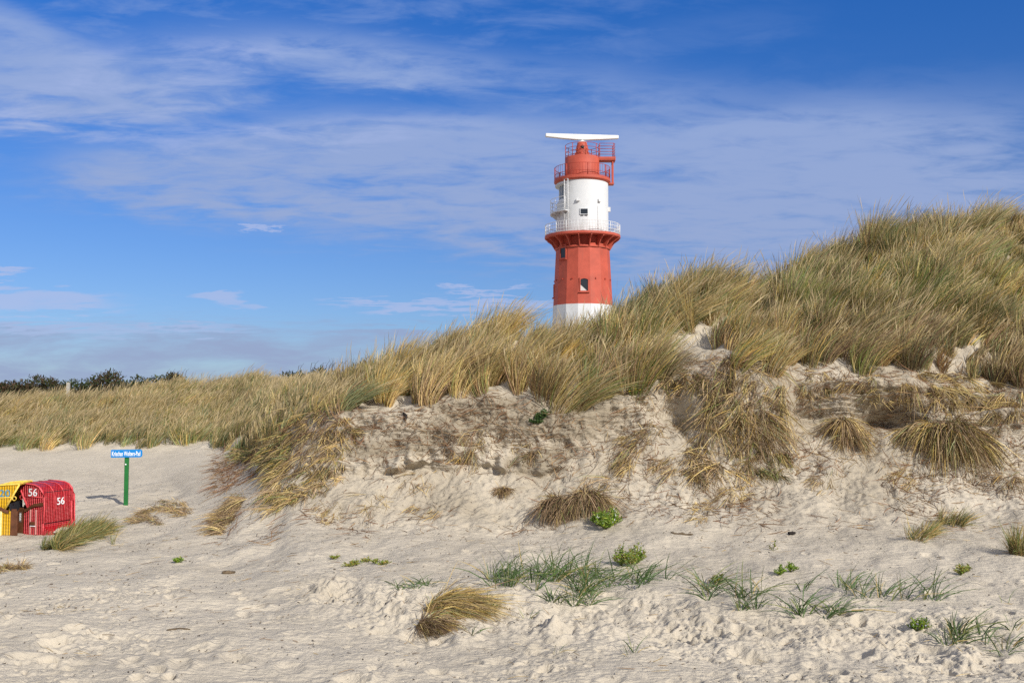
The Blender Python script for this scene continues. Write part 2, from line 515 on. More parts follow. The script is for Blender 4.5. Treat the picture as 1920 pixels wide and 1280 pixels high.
# trampled foreground
p3 = np.stack([X, Y, Z], -1)
left_soft = 1 - 0.45 * bump_w(2.7, 4.6, 0.3)
d += fore * (0.13 * fbm(p3 * np.array([.35, .6, .5]), 3) + 0.015 * fbm(p3 * 1.6 + 9, 3) + 0.013 * fbm(p3 * 6.0, 3)) * left_soft
pit_w = sstep(fbm(p3 * 0.45 + 40, 2), -0.25, 0.45)
d -= fore * pit_w * (0.045 * sstep(pnoise(p3 * 3.3 + 50), 0.26, 0.5) + 0.040 * sstep(pnoise(p3 * 7.0 + 70), 0.24, 0.48) + 0.018 * sstep(pnoise(p3 * 13.0 + 20), 0.2, 0.4))
berm_face = bump_w(1.75, 2.85, 0.25) * sstep(PX, 480, 760)
d += berm_face * (0.12 * fbm(p3 * np.array([1.0, 0.6, 1]) + 3, 4) + 0.03 * fbm(p3 * 4.2 + 1, 3))
PXd, PYd = project(V)
for (bx_, by_, sx_, sy_, am_) in ((1600, 1212, 120, 30, 1.1), (625, 1110, 50, 30, 1.0), (730, 1130, 60, 30, .7), (1060, 1170, 120, 30, .7), (1300, 1190, 80, 25, .8), (1800, 1240, 70, 24, .8)):
    wq = np.exp(-((PXd - bx_) / sx_) ** 2 - ((PYd - by_) / sy_) ** 2) * am_
    d += wq * (0.20 * fbm(p3 * np.array([1.6, 1.0, 1.0]) + bx_, 4, 0.6) - 0.16 * np.abs(fbm(p3 * 1.9 + by_, 4, 0.62)) + 0.05 )
# berm crest swelling with a broken edge
d += 0.16 * sstep(PX, 430, 700) * np.exp(-((S - 2.75 - 0.25 * pnoise(np.stack([X * 0.45, 0 * X, 0 * X], -1))) / 0.33) ** 2) * (0.6 + 0.8 * pnoise(np.stack([X * 0.8, 0 * X + 4, 0 * X], -1)))
for (bx_, by_, sx_, sy_) in ((1600, 1222, 50, 34),):
    d *= 1 - 0.9 * np.exp(-((PXd - bx_) / sx_) ** 2 - ((PYd - by_) / sy_) ** 2)
# middle: long smooth blown drifts
d += mid * (0.13 * fbm(np.stack([X * 0.55 - Y * 0.2, Y * 0.35 + X * 0.1, Z * 0.3], -1) + 2, 3) + 0.018 * fbm(p3 * 4, 3))
d += bump_w(4.0, 5.1, 0.25) * main * (0.13 * fbm(p3 * 0.7 + 5, 4) + 0.05 * fbm(np.stack([X * 1.5 - Z * 1.3, 0.4 * (X + Z), 0.3 * Y], -1) + 5, 4, .6) + 0.030 * fbm(p3 * 3.7 + 4, 4, .65) - 0.05 * sstep(pnoise(p3 * 3.0 + 33), 0.25, 0.5))
# scarp: ledges of compacted sand, bulges and gullies
led = (Z + 0.22 * pnoise(np.stack([X * 0.45, Y * 0.3, Z * 0], -1)) + 0.06 * pnoise(np.stack([X * 1.7, Y, Z * 0], -1))) / 0.52
saw = led - np.floor(led)
d_cl = 0.34 * (saw ** 1.6 - 0.5) * (0.35 + 0.9 * sstep(pnoise(p3 * 0.6 + 11), -0.2, 0.5)) + 0.20 * fbm(p3 * np.array([0.9, 0.9, 0.8]) + 6, 3) + 0.06 * fbm(p3 * 3.7, 4, 0.62)
led2 = (Z + 0.10 * pnoise(np.stack([X * 0.8, Y, Z * 0], -1)) + 0.03 * pnoise(np.stack([X * 3.1, Y, Z * 0], -1))) / 0.135
d_cl = d_cl + 0.055 * ((led2 - np.floor(led2)) ** 2 - 0.4) * sstep(pnoise(p3 * 0.7 + 31), -0.3, 0.3) - 0.07 * sstep(pnoise(p3 * np.array([2.2, 2.2, 1.0]) + 90), 0.22, 0.5)
out = np.zeros_like(V); out[..., 1] = -1.0; out[..., 2] = 0.25
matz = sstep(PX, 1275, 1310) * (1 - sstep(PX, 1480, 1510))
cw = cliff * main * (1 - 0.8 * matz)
# grassy bank: hummocks
d += top * (0.44 * fbm(p3 * 0.42 + 1, 3) * main + 0.42 * fbm(p3 * 0.25 + 8, 3) * (1 - main) + 0.07 * fbm(p3 * 1.6, 2))
d += bump_w(6.1, 7.0, 0.25) * main * 0.14 * fbm(p3 * 1.1 + 21, 3)
# undercut ledge of compacted sand
yl = np.interp(PXd, [640, 680, 740, 800, 850, 900, 960, 1010, 1060, 1150, 1230, 1300], [880, 892, 888, 872, 862, 872, 890, 888, 884, 868, 852, 840])
tl_ = (yl + 5 * pnoise(np.stack([PXd * .03, 0 * PXd, 0 * PXd], -1)) - PYd) / 48.0
amp_l = (0.10 + 0.30 * sstep(pnoise(np.stack([PXd * .011, 0 * PXd + 3, 0 * PXd], -1)), -0.25, 0.45)) * sstep(PXd, 655, 690) * (1 - sstep(PXd, 1230, 1290))
ledge = amp_l * (0.55 + 0.9 * sstep(pnoise(np.stack([PXd * .045, 0 * PXd + 8, PYd * .02], -1)), -0.3, 0.4)) * sstep(tl_, -0.05, 0.14) * np.clip(1 - tl_, 0, 1) ** 0.8
hol = np.zeros_like(X)
for (hx, hy, hw, hh, ha) in ((1262, 785, 30, 36, .6), (1662, 802, 46, 38, .95), (1535, 790, 52, 26, .5), (1820, 770, 40, 22, .3)):
    hol += ha * np.exp(-(np.abs((PXd - hx) / hw) ** 2.6) - np.abs((PYd - hy) / hh) ** 2.6)
V = V + N * d[..., None] + out * (cw * d_cl * (1 - np.clip(hol * 1.5, 0, 1)) + ledge * sstep(S, 4.6, 5.0) * (1 - sstep(S, 5.9, 6.1)) - hol * sstep(S, 4.8, 5.1) * (1 - sstep(S, 6.0, 6.2)))[..., None]
streak = bump_w(4.05, 5.2, 0.25) * main
# footprints and scuffs in the loose sand
fp = np.random.default_rng(12)
rowmax = np.searchsorted(rows_s, 3.6)
Vf = V[:rowmax]
n_fp = 380
fx = fp.uniform(-12, 12, n_fp); fy = 13.2 + 13.5 * fp.random(n_fp) ** 1.25
keep = np.abs(fx) < fy * 0.56
mid_zone = (fy > 20.5) & (fp.random(n_fp) < 0.8)
keep &= ~mid_zone
dd = np.zeros(Vf.shape[:2])
for x0, y0, r, ang, dep in zip(fx[keep], fy[keep], fp.uniform(0.07, 0.17, keep.sum()), fp.uniform(0, math.pi, keep.sum()), fp.uniform(0.025, 0.085, keep.sum())):
    c0 = np.searchsorted(cols, 960 + F * (x0 - 0.5) / (y0)) ; c1 = np.searchsorted(cols, 960 + F * (x0 + 0.5) / (y0))
    c0 = max(0, c0 - 2); c1 = min(len(cols), c1 + 2)
    if c1 - c0 < 2: continue
    yy = Vf[:, (c0 + c1) // 2, 1]
    r0 = np.searchsorted(yy, y0 - 0.6); r1 = np.searchsorted(yy, y0 + 0.6)
    sub = Vf[r0:r1, c0:c1]
    ax, ay = sub[..., 0] - x0, sub[..., 1] - y0
    ca, sa = math.cos(ang), math.sin(ang)
    q = np.sqrt(((ax * ca + ay * sa) / (r * 1.5)) ** 2 + ((ay * ca - ax * sa) / r) ** 2)
    dd[r0:r1, c0:c1] += -dep * np.exp(-(q ** 3)) + 0.45 * dep * np.exp(-((q - 1.45) / 0.42) ** 2)
Vf[..., 2] += np.clip(dd, -0.08, 0.06)
V[:rowmax] = Vf
N = grid_normals(V)
if N[50, 400, 2] < 0: N = -N
nr, nc = V.shape[:2]
idx = np.arange(nr * nc).reshape(nr, nc)
quads = np.stack([idx[:-1, :-1], idx[:-1, 1:], idx[1:, 1:], idx[1:, :-1]], -1).reshape(-1, 4)
if np.cross(V[51, 400] - V[50, 400], V[50, 401] - V[50, 400])[2] > 0:
    pass
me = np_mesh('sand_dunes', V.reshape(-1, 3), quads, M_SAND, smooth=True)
damp_dim_w = cw * sstep(pnoise(np.stack([X * 0.35, Y * 0.2, Z * 1.3], -1) + 4), -0.15, 0.35) * (1 - 0.6 * sstep(PX, 1250, 1450))
damp_dim_w = np.clip(damp_dim_w + 0.72 * bump_w(4.0, 6.3, 0.5) * main * (0.6 + 0.8 * pnoise(p3 * 0.5 + 60)), 0, 1)  # slope sand: older and greyer, plus a painted dimming of its sunlit face
damp_dim_at = me.attributes.new('damp', 'FLOAT', 'POINT'); damp_dim_at.data.foreach_set('value', damp_dim_w.astype(np.float32).ravel())
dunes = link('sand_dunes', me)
tag(dunes, kind='structure')
# ground beyond and around the modelled dunes, out to the horizon
gm = MB(); gm.lathe([(0.01, -0.55), (60, -0.55), (400, -0.6), (5000, -0.8)], 64, smooth=False)
gobj = gm.build('ground', M_SAND); tag(gobj, kind='structure')

flat = V.reshape(-1, 3)
bvh = BVHTree.FromPolygons(flat.tolist(), quads.tolist())
def hit(px, py):
    r = raydir(px, py); r = r / np.linalg.norm(r)
    loc, nrm, i, dist = bvh.ray_cast(Vector(CAM), Vector(r))
    if loc is None:
        return np.array(P(px, py, 60.0)), np.array([0, 0, 1.0])
    if nrm.dot(Vector(r)) > 0: nrm = -nrm
    return np.array(loc), np.array(nrm)
def drop(x, y):
    loc, nrm, i, dist = bvh.ray_cast(Vector((x, y, 40)), Vector((0, 0, -1)))
    return (np.array(loc) if loc is not None else np.array([x, y, 0.0]))

# ------------------------------------------------------------------ blades of grass
T5 = np.array([0.0, 0.3, 0.6, 0.85, 1.0])
LEAFP = np.array([0.75, 1.0, 0.85, 0.45, 0.04])
STALKP = np.array([0.35, 0.32, 0.30, 1.15, 0.15])
def blades(base, dirv, L, bend, width, color, prof=None, ts=T5, jitter_rng=None):
    """ribbons: base + dir*L*t + bend*L*t^2 ; returns verts, quads, vertex colours"""
    g = jitter_rng or rng
    n = len(base); m = len(ts)
    t = ts[None, :, None]
    c = base[:, None] + dirv[:, None] * (L[:, None, None] * t) + bend[:, None] * (L[:, None, None] * t * t)
    r = g.normal(size=(n, 3)); r[:, 2] *= 0.3
    s = np.cross(dirv, r); s /= np.linalg.norm(s, axis=1)[:, None] + 1e-9
    if prof is None: prof = LEAFP
    pr = prof if prof.ndim == 2 else np.repeat(prof[None], n, 0)
    w = (width[:, None] * pr * 0.5)[..., None]
    v = np.stack([c - s[:, None] * w, c + s[:, None] * w], 2).reshape(-1, 3)
    b = (np.arange(n) * m * 2)[:, None] + (np.arange(m - 1) * 2)[None, :]
    q = np.stack([b, b + 1, b + 3, b + 2], -1).reshape(-1, 4)
    col = np.repeat(color, m * 2, 0) if color.ndim == 2 else np.repeat(color.reshape(-1, 3), 2, 0)
    return v, q, col
def merge(parts):
    vs_, qs, cs = [], [], []; o = 0
    for v, q, c in parts:
        vs_.append(v); qs.append(q + o); cs.append(c); o += len(v)
    return np.concatenate(vs_), np.concatenate(qs), np.concatenate(cs)
C_STRAW = np.array([0.47, 0.36, 0.155]); C_GOLD = np.array([0.40, 0.275, 0.08]); C_OLIVE = np.array([0.165, 0.178, 0.052])
C_GREEN = np.array([0.115, 0.15, 0.045]); C_GREY = np.array([0.225, 0.25, 0.125]); C_BROWN = np.array([0.185, 0.12, 0.068])
C_DEAD = np.array([0.30, 0.215, 0.125]); C_SEED = np.array([0.52, 0.41, 0.23]); C_DKBR = np.array([0.11, 0.07, 0.035])
PALK = 1.28
PAL = PALK * np.stack([C_STRAW, C_GOLD, C_OLIVE, C_GREEN, C_GREY, C_BROWN, C_DEAD])
WIND = np.array([0.40, 0.06, 0.0])
def field(bases, norms, wts, per, Lr, spread, rad, width, seed_frac, wind, seed, tuft_var=1.0, hs=None):
    """many tufts -> blades. wts: tufts x palette weights"""
    g = np.random.default_rng(seed)
    nt = len(bases)
    cnt = np.maximum(8, (per * g.uniform(0.6, 1.35, nt))).astype(int)
    ti = np.repeat(np.arange(nt), cnt); n = len(ti)
    tl = g.uniform(0.6, 1.22, nt) * (1.0 if hs is None else hs); ta = g.normal(0, 0.20 * tuft_var, (nt, 2)); tw = g.uniform(0.3, 1.5, nt)
    ang = g.uniform(0, 2 * math.pi, n); rr = rad * np.sqrt(g.random(n)) * tl[ti]
    off = np.stack([np.cos(ang) * rr, np.sin(ang) * rr, np.zeros(n)], -1)
    nn = norms[ti]
    off[:, 2] = -(off[:, 0] * nn[:, 0] + off[:, 1] * nn[:, 1]) / np.maximum(nn[:, 2], 0.35)
    base = bases[ti] + off - np.array([0, 0, 0.04])
    lean = off[:, :2] / rad * spread + ta[ti] + g.normal(0, 0.075, (n, 2))
    dv = np.stack([lean[:, 0], lean[:, 1], np.ones(n)], -1)
    dv += wind * 0.45 * tw[ti][:, None]
    dv /= np.linalg.norm(dv, axis=1)[:, None]
    L = g.uniform(Lr[0], Lr[1], n) * tl[ti]
    bend = wind[None] * (tw[ti] * g.uniform(0.35, 1.1, n))[:, None]
    bend[:, 2] -= g.uniform(0.08, 0.32, n)
    bend[:, :2] += g.normal(0, 0.055, (n, 2))
    wts = wts * g.gamma(0.9, 1.0, wts.shape)          # each tuft leans to its own colour
    cum = np.cumsum(wts / wts.sum(1)[:, None], 1)
    tone_t = g.uniform(0.52, 1.45, nt)
    pick = (g.random(n)[:, None] > cum[ti]).sum(1).clip(0, len(PAL) - 1)
    col = PAL[pick] * (tone_t[ti] * g.uniform(0.72, 1.25, n))[:, None] * (1 + 0.06 * g.normal(size=(n, 3)))
    prof = np.repeat(LEAFP[None], n, 0)
    isd = g.random(n) < seed_frac
    prof[isd] = STALKP
    vc = np.repeat(col[:, None], len(T5), 1)
    vc[isd, 3:] = C_SEED * g.uniform(0.75, 1.15, isd.sum())[:, None, None]
    vc[isd, :3] = (C_STRAW * 0.95)
    L[isd] *= 1.18; bend[isd] *= 0.7
    w = width * g.uniform(0.6, 1.3, n); w[isd] *= 1.15
    return blades(base, dv, L, bend, w, vc, prof, jitter_rng=g)

# --- where grass stands on the sheet
PXv, PYv = project(V)
main_edge = [(640,772),(700,768),(760,757),(850,752),(900,757),(980,735),(1015,748),(1040,778),(1120,784),(1185,766),(1210,728),(1240,716),(1290,700),(1350,690),(1430,700),(1500,690),(1545,700),(1600,706),(1650,700),(1700,692),(1760,690),(1810,700),(1860,722),(1960,735),(2400,740)]
left_edge = [(-420,850),(0,848),(60,852),(105,846),(128,828),(150,842),(200,838),(250,842),(300,846),(340,836),(400,834),(435,850),(470,858),(500,850),(540,838)]
me_x, me_y = np.array(main_edge).T; le_x, le_y = np.array(left_edge).T
patches = [[(1222,640),(1290,628),(1352,634),(1345,690),(1300,690),(1240,668)],
           [(470,770),(512,782),(512,812),(480,806)], [(100,770),(118,768),(112,800),(96,800)], [(10,800),(40,795),(36,815),(12,815)]]
# area-weighted sampling on the quads between levels G..J
def sample(s0, s1, n, seed):
    g = np.random.default_rng(seed)
    r0, r1 = np.searchsorted(rows_s, s0), np.searchsorted(rows_s, s1)
    sub = V[r0:r1 + 1]
    e1 = sub[1:, :-1] - sub[:-1, :-1]; e2 = sub[:-1, 1:] - sub[:-1, :-1]
    A = np.linalg.norm(np.cross(e1, e2), axis=-1).ravel(); A /= A.sum()
    f = g.choice(len(A), n, p=A)
    r, c = np.divmod(f, nc - 1); r += r0
    u, v = g.random((2, n, 1))
    p = V[r, c] * (1-u)*(1-v) + V[r, c+1] * u*(1-v) + V[r+1, c] * (1-u)*v + V[r+1, c+1] * u*v
    return p, N[r, c], S[r, c], r, c
def tuft_points(n, s0, s1, seed, mind):
    p, nn, s, r, c = sample(s0, s1, n, seed)
    px, py = project(p)
    bx = np.interp(px, me_x, me_y); lx = np.interp(px, le_x, le_y)
    lim = np.where(px < 520, lx, np.where(px < 640, np.interp(px, [520, 640], [838, 776]), bx))
    jit = 16 * pnoise(np.stack([px * 0.022, 0 * px, 0 * px], -1)) + 10 * pnoise(np.stack([px * 0.06, 0 * px + 5, 0 * px], -1)) - 3
    ok = (s > 7.2) | (py < lim + jit)
    for poly in patches:
        ok &= ~(in_poly(px, py, poly) & (s < 8))
    ok &= ~((px > 640) & (px < 1400) & (pnoise(p * 0.42 + 1) < -0.36) & (s < 7.4) & (s > 6.3))
    ok &= ~((pnoise(p * 0.8 + 55) > 0.40) & (s < 7.2))       # bare gaps
    ok &= (px > -330) & (px < 2280)
    p, nn, s, px, py = p[ok], nn[ok], s[ok], px[ok], py[ok]
    # simple blue-noise thinning on a hash grid
    key = {}; keep = []
    for i in range(len(p)):
        kx = (int(p[i, 0] / mind), int(p[i, 1] / mind), int(p[i, 2] / mind))
        if key.get(kx, 0) >= 1: continue
        key[kx] = 1; keep.append(i)
    keep = np.array(keep)
    return p[keep], nn[keep], s[keep], px[keep], py[keep]

def bank_weights(p, s, px, py):
    n1 = pnoise(p * 0.45 + 3); n2 = pnoise(p * 0.9 + 17)
    w = np.zeros((len(p), len(PAL)))
    w[:, 0] = 0.44 + 0.34 * n1
    w[:, 1] = 0.26 + 0.14 * n2
    w[:, 2] = 0.26 - 0.22 * n1
    w[:, 3] = 0.12 - 0.10 * n2
    w[:, 4] = 0.16 + 0.08 * n2
    w[:, 5] = 0.10
    w[:, 6] = 0.16
    n3 = pnoise(p * 0.32 + 41); n4 = pnoise(p * 0.6 + 77)
    w[:, 2] += 0.9 * sstep(n3, 0.12, 0.4); w[:, 3] += 0.5 * sstep(n3, 0.2, 0.45); w[:, 5] += 0.45 * sstep(n4, 0.15, 0.4)
    low_ = 1 - sstep(s, 6.25, 6.75)
    w[:, 5] += 0.5 * low_; w[:, 6] += 0.45 * low_
    strawy = sstep(px, 690, 740) * (1 - sstep(px, 1010, 1060))
    w[:, 0] += 0.9 * strawy; w[:, 1] += 0.2 * strawy; w[:, 2:4] *= (1 - 0.6 * strawy)[:, None]
    topw = sstep(s, 7.3, 7.9); w[:, 0] += 0.35 * topw; w[:, 4] += 0.15 * topw
    green = np.exp(-((px - 1640) / 170) ** 2) * np.exp(-((py - 530) / 70) ** 2)
    w[:, 2] += 0.7 * green; w[:, 3] += 0.4 * green
    dk = sstep(px, 1040, 1080) * (1 - sstep(px, 1190, 1230)) * sstep(py, 640, 690)
    w[:, 2] += 0.5 * dk; w[:, 1] += 0.35 * dk
    return np.clip(w, 0.01, None)

pm = tuft_points(16000, 6.0, 10.0, 101, 0.66)
selm = pm[3] > 640
pmn = [a[selm] for a in pm]
selm2 = ~selm
plf = [a[selm2] for a in pm]
w = bank_weights(pmn[0], pmn[2], pmn[3], pmn[4])
print('main tufts', len(pmn[0]), 'left tufts', len(plf[0]))
near = pmn[2] < 8.3
hs_ = np.clip(1.0 + 0.7 * pnoise(pmn[0] * 0.42 + 1), 0.6, 1.12)
v, q, c = merge([field(pmn[0][near], pmn[1][near], w[near], 200, (0.85, 1.65), 0.32, 0.26, 0.018, 0.12, WIND, 201, hs=hs_[near]),
                 field(pmn[0][~near], pmn[1][~near], w[~near], 120, (0.9, 1.65), 0.34, 0.27, 0.018, 0.16, WIND, 202, hs=hs_[~near])])
g1 = link('dune_grass', np_mesh('dune_grass', v, q, M_BLADE, color=c))
tag(g1, 'straw and olive marram grass covering the top of the near dune', 'grass', kind='stuff')
wl = np.zeros((len(plf[0]), len(PAL)))
n1 = pnoise(plf[0] * 0.22 + 5); n2 = pnoise(plf[0] * 0.5 + 9)
wl[:, 0] = 0.55 + 0.35 * n1; wl[:, 1] = 0.10; wl[:, 2] = 0.14 - 0.2 * n1; wl[:, 3] = 0.08 - 0.1 * n2; wl[:, 4] = 0.26 - 0.3 * n1; wl[:, 5] = 0.05; wl[:, 6] = 0.12 + 0.1 * n2
n3 = pnoise(plf[0] * 0.16 + 61)
wl[:, 4] += 0.18 + 0.5 * sstep(n3, 0.0, 0.35); wl[:, 2] += 0.30 * sstep(n3, 0.1, 0.4); wl[:, 3] += 0.22 * sstep(pnoise(plf[0] * 0.3 + 71), 0.2, 0.45)
wl = np.clip(wl, 0.01, None)
v, q, c = field(plf[0], plf[1], wl, 85, (0.65, 1.2), 0.32, 0.32, 0.023, 0.33, WIND * 1.15, 203)
g2 = link('back_dune_grass', np_mesh('back_dune_grass', v, q, M_BLADE, color=c))
tag(g2, 'pale straw marram grass on the low dune behind the sign', 'grass', kind='stuff')

# ------------------------------------------------------------------ lighthouse
D_L = 90.0
MPX = D_L / F                                # metres per photo pixel at the tower
base_L = P(1093, 640, D_L)
Z0 = 2.9
def zl(py): return float(P(1093, py, D_L)[2]) - Z0
M_RED = paint('red_paint', (0.43, 0.080, 0.048), 0.6, 0.12, 0.9, 0.3, dirt=(0.30, 0.085, 0.06), dirt_amt=0.55)
M_REDD = paint('red_rail_paint', (0.36, 0.05, 0.03), 0.5, 0.1, 2.0)
M_WHITE = paint('white_paint', (0.60, 0.61, 0.615), 0.55, 0.04, 0.8, 0.3, dirt=(0.40, 0.40, 0.38), dirt_amt=0.6)
M_WRAIL = paint('white_rail_paint', (0.64, 0.64, 0.635), 0.45, 0.05, 2.0)
M_GLASS, _t, _b = new_mat('dark_glass')
_b.inputs['Base Color'].default_value = (0.02, 0.025, 0.03, 1); _b.inputs['Roughness'].default_value = 0.08
M_BLUEGLASS, _t, _b = new_mat('blue_glass')
_b.inputs['Base Color'].default_value = (0.05, 0.08, 0.11, 1); _b.inputs['Roughness'].default_value = 0.06
M_DARK = paint('dark_metal', (0.03, 0.03, 0.032), 0.5, 0.2, 2.0)
M_LITCURT = paint('sunlit_curtain', (0.55, 0.55, 0.53), 0.8, 0.08, 2.0)

LH = empty('lighthouse', (float(base_L[0]), D_L, Z0))
tag(LH, 'red and white striped lighthouse with a white radar bar on top, behind the dune', 'lighthouse')
def az_m(a, r, z):
    a = R(a)
    m = Matrix(((math.cos(a), -math.sin(a), 0, math.sin(a) * r), (math.sin(a), math.cos(a), 0, -math.cos(a) * r), (0, 0, 1, z), (0, 0, 0, 1)))
    return m                                  # local x = to the right along the wall, y = inward, z = up
def rp(px): return px * MPX
mb = MB(); mb.lathe([(rp(59.5), 0), (rp(59.0), zl(640)), (rp(56.4), zl(574))], 15, smooth=False, off=R(11)); mb.lathe([(rp(56.4), zl(574)), (rp(50), zl(574))], 15, smooth=False, off=R(11))
mb.build('plinth', M_WHITE, LH)
mb = MB(); mb.lathe([(rp(56.0), zl(574)), (rp(50.6), zl(470))], 15, smooth=False, off=R(11))
lower = mb.build('lower_tower', M_RED, LH)
for a in (-97, -73, -49, -25, 23, 47, 71, 95):
    MB().box(-.05, .05, -.13, .02, -.06, .06, az_m(a, rp(53.0) * math.cos(R(12)), zl(527))).build('wall_bolt', M_REDD, lower)
mb = MB()
mb.lathe([(rp(50.6), zl(470)), (rp(52.2), zl(469.5)), (rp(52.2), zl(466.5)), (rp(48.2), zl(466)), (rp(48.0), zl(449))], 60)
mb.build('collar', M_RED, LH)

def window(name, parent, a, r, pyc, w, h, mat_frame, arch=0.0, glass=M_GLASS, fr=0.09, sill=True, deep=0.10):
    m = az_m(a, r, zl(pyc))
    f = MB()
    f.box(-w/2 - fr, -w/2, -deep, .12, -h/2 - fr, h/2 + fr, m)
    f.box(w/2, w/2 + fr, -deep, .12, -h/2 - fr, h/2 + fr, m)
    n = 8
    pts_ = [(-w/2, h/2 + fr)] + [(-w/2 + w * i / n, h/2 - arch * (1 - math.sin(math.pi * i / n))) for i in range(n + 1)] + [(w/2, h/2 + fr)]
    b = len(pts_)
    vs_ = [m @ Vector((x, -deep + .003, z)) for x, z in pts_] + [m @ Vector((x, .11, z)) for x, z in pts_]
    f.add(vs_, [tuple(range(b)), tuple(range(2*b - 1, b - 1, -1))] + [(i, i + b, (i+1) % b + b, (i+1) % b) for i in range(b)])
    f.box(-w/2, w/2, -deep + .003, .12, -h/2 - fr, -h/2, m)
    if sill: f.box(-w/2 - fr*1.6, w/2 + fr*1.6, -deep - .10, .1, -h/2 - fr - .07, -h/2 - fr + .003, m)
    fo = f.build(name, mat_frame, parent)
    g_ = MB(); g_.box(-w/2, w/2, -.035, .1, -h/2, h/2, m)
    go = g_.build('pane', glass, fo)
    return fo, go, m
fo, go, wm = window('window', LH, -1, rp(54.2) * math.cos(R(12)), 539.5, .66, 1.08, M_RED, arch=.09)
cb = MB(); vs_ = [wm @ Vector(p) for p in ((-.33, -.045, -.54), (.22, -.045, -.54), (-.33, -.045, -.02), (-.33, -.038, -.54), (.22, -.038, -.54), (-.33, -.038, -.02))]
cb.add(vs_, [(0, 1, 2), (3, 5, 4), (0, 3, 4, 1), (1, 4, 5, 2), (2, 5, 3, 0)]); cb.build('lit_curtain_patch', M_LITCURT, fo)  # pale triangle: sunlit part of a curtain, put into shape and colour
window('window', LH, -49, rp(51.2) * math.cos(R(12)), 477, .62, 1.10, M_RED)
window('window', LH, -92, rp(54.5) * math.cos(R(12)), 546, .6, 1.0, M_RED)

def railing(name, parent, r, z0, z1, rails, nposts, nbal, mat, a0=-180.0, a1=180.0, rt=.024, rb=.013, rpst=.034):
    f = MB(); full = (a1 - a0) >= 359
    n = max(8, int(64 * (a1 - a0) / 360))
    def pt(a, z): return (r * math.sin(R(a)), -r * math.cos(R(a)), z)
    for fr in rails:
        zz = z0 + (z1 - z0) * fr
        f.tube([pt(a0 + (a1 - a0) * i / n, zz) for i in range(n if full else n + 1)], rt, 5, closed=full)
    zb = z0 + (z1 - z0) * rails[0]; zt = z0 + (z1 - z0) * rails[-1]
    for i in range(nbal):
        a = a0 + (a1 - a0) * (i + .5) / nbal
        f.tube([pt(a, zb), pt(a, zt)], rb, 4)
    o = f.build(name, mat, parent)
    for i in range(nposts + (0 if full else 1)):
        a = a0 + (a1 - a0) * i / nposts + (7 if full else 0)
        MB().tube([pt(a, z0), pt(a, z1)], rpst, 6).build('post', mat, o)
    return o
# main gallery
gz1, gz0 = zl(443.5), zl(448.5)
mb = MB(); mb.lathe([(rp(46), gz0 + .02), (rp(70.5), gz0), (rp(71.5), gz0 + .04), (rp(71.5), gz1 - .02), (rp(71.2), gz1), (rp(46), gz1 + .01)], 72, smooth=False)
gal = mb.build('gallery_deck', M_RED, LH)
for i in range(18):
    a = -170 + i * 20
    m = az_m(a, 0, 0); b_ = MB()
    poly = [(rp(47.0), gz0 + .01), (rp(69.5), gz0 + .01), (rp(69.5), gz0 - .10), (rp(60), zl(457)), (rp(52.6), zl(469)), (rp(47.0), zl(469))]
    n = len(poly); vs_ = [m @ Vector((-.045, -r_, z_)) for r_, z_ in poly] + [m @ Vector((.045, -r_, z_)) for r_, z_ in poly]
    b_.add(vs_, [tuple(range(n)), tuple(range(2*n - 1, n - 1, -1))] + [(j, j + n, (j+1) % n + n, (j+1) % n) for j in range(n)])
    b_.build('bracket', M_RED, gal)
railing('gallery_railing', LH, rp(70.6), gz1, zl(424), (0.06, 0.36, 0.68, 1.0), 20, 80, M_WRAIL)

# white upper tower, with a recessed watch window on the left
uz0, uz1 = gz1 - .05, zl(343)
na = 60
RU = rp(48.9)
nz0, nz1 = zl(383), zl(351)
mb = MB()
a_lo, a_hi = R(-128), R(-46)
mb.lathe([(RU, uz0), (RU, nz0)], 72)
mb.lathe([(RU, nz1), (RU, uz1)], 72)
mb.lathe([(RU, nz0), (RU, nz1)], 56, a_hi, a_lo + 2 * math.pi)
ri = rp(43.5)
mb.lathe([(RU, nz0), (ri, nz0 + .35)], 24, a_lo, a_hi)
mb.lathe([(ri, nz1 - .06), (RU, nz1)], 24, a_lo, a_hi)
for a in (a_lo, a_hi):
    q_ = [(ri * math.sin(a), -ri * math.cos(a)), (RU * math.sin(a), -RU * math.cos(a))]
    mb.add([(q_[0][0], q_[0][1], nz0), (q_[1][0], q_[1][1], nz0), (q_[1][0], q_[1][1], nz1), (q_[0][0], q_[0][1], nz1)], [(0, 1, 2, 3)])
upper = mb.build('upper_tower', M_WHITE, LH)
mb = MB(); mb.lathe([(ri, nz0), (ri, nz1)], 24, a_lo, a_hi)
wl_ = mb.build('watch_window', M_BLUEGLASS, LH)
mb = MB()
for a in np.linspace(-126, -48, 9):
    mb.box(-.035, .035, -.04, .02, nz0 + .3, nz1 - .05, az_m(a, ri, 0))
mb.build('window_frame', M_WRAIL, wl_)
mb = MB(); mb.lathe([(rp(51.5), nz1 + .02), (rp(51.5), nz1 + .10), (RU - .02, nz1 + .16)], 24, a_lo, a_hi); mb.lathe([(RU - .02, nz1 + .015), (rp(51.5), nz1 + .02)], 24, a_lo, a_hi)
mb.build('window_hood', M_WHITE, LH)
window('window', LH, -0.5, RU + .005, 405.5, .64, .46, M_WHITE, fr=.05, sill=False, deep=.05)
mb = MB()
for x in (-.17, .17):
    mb.box(x - .12, x + .12, -.04, .02, -.05, .05, az_m(-0.5, RU, zl(412.5)))
mb.build('vent', M_DARK, LH)
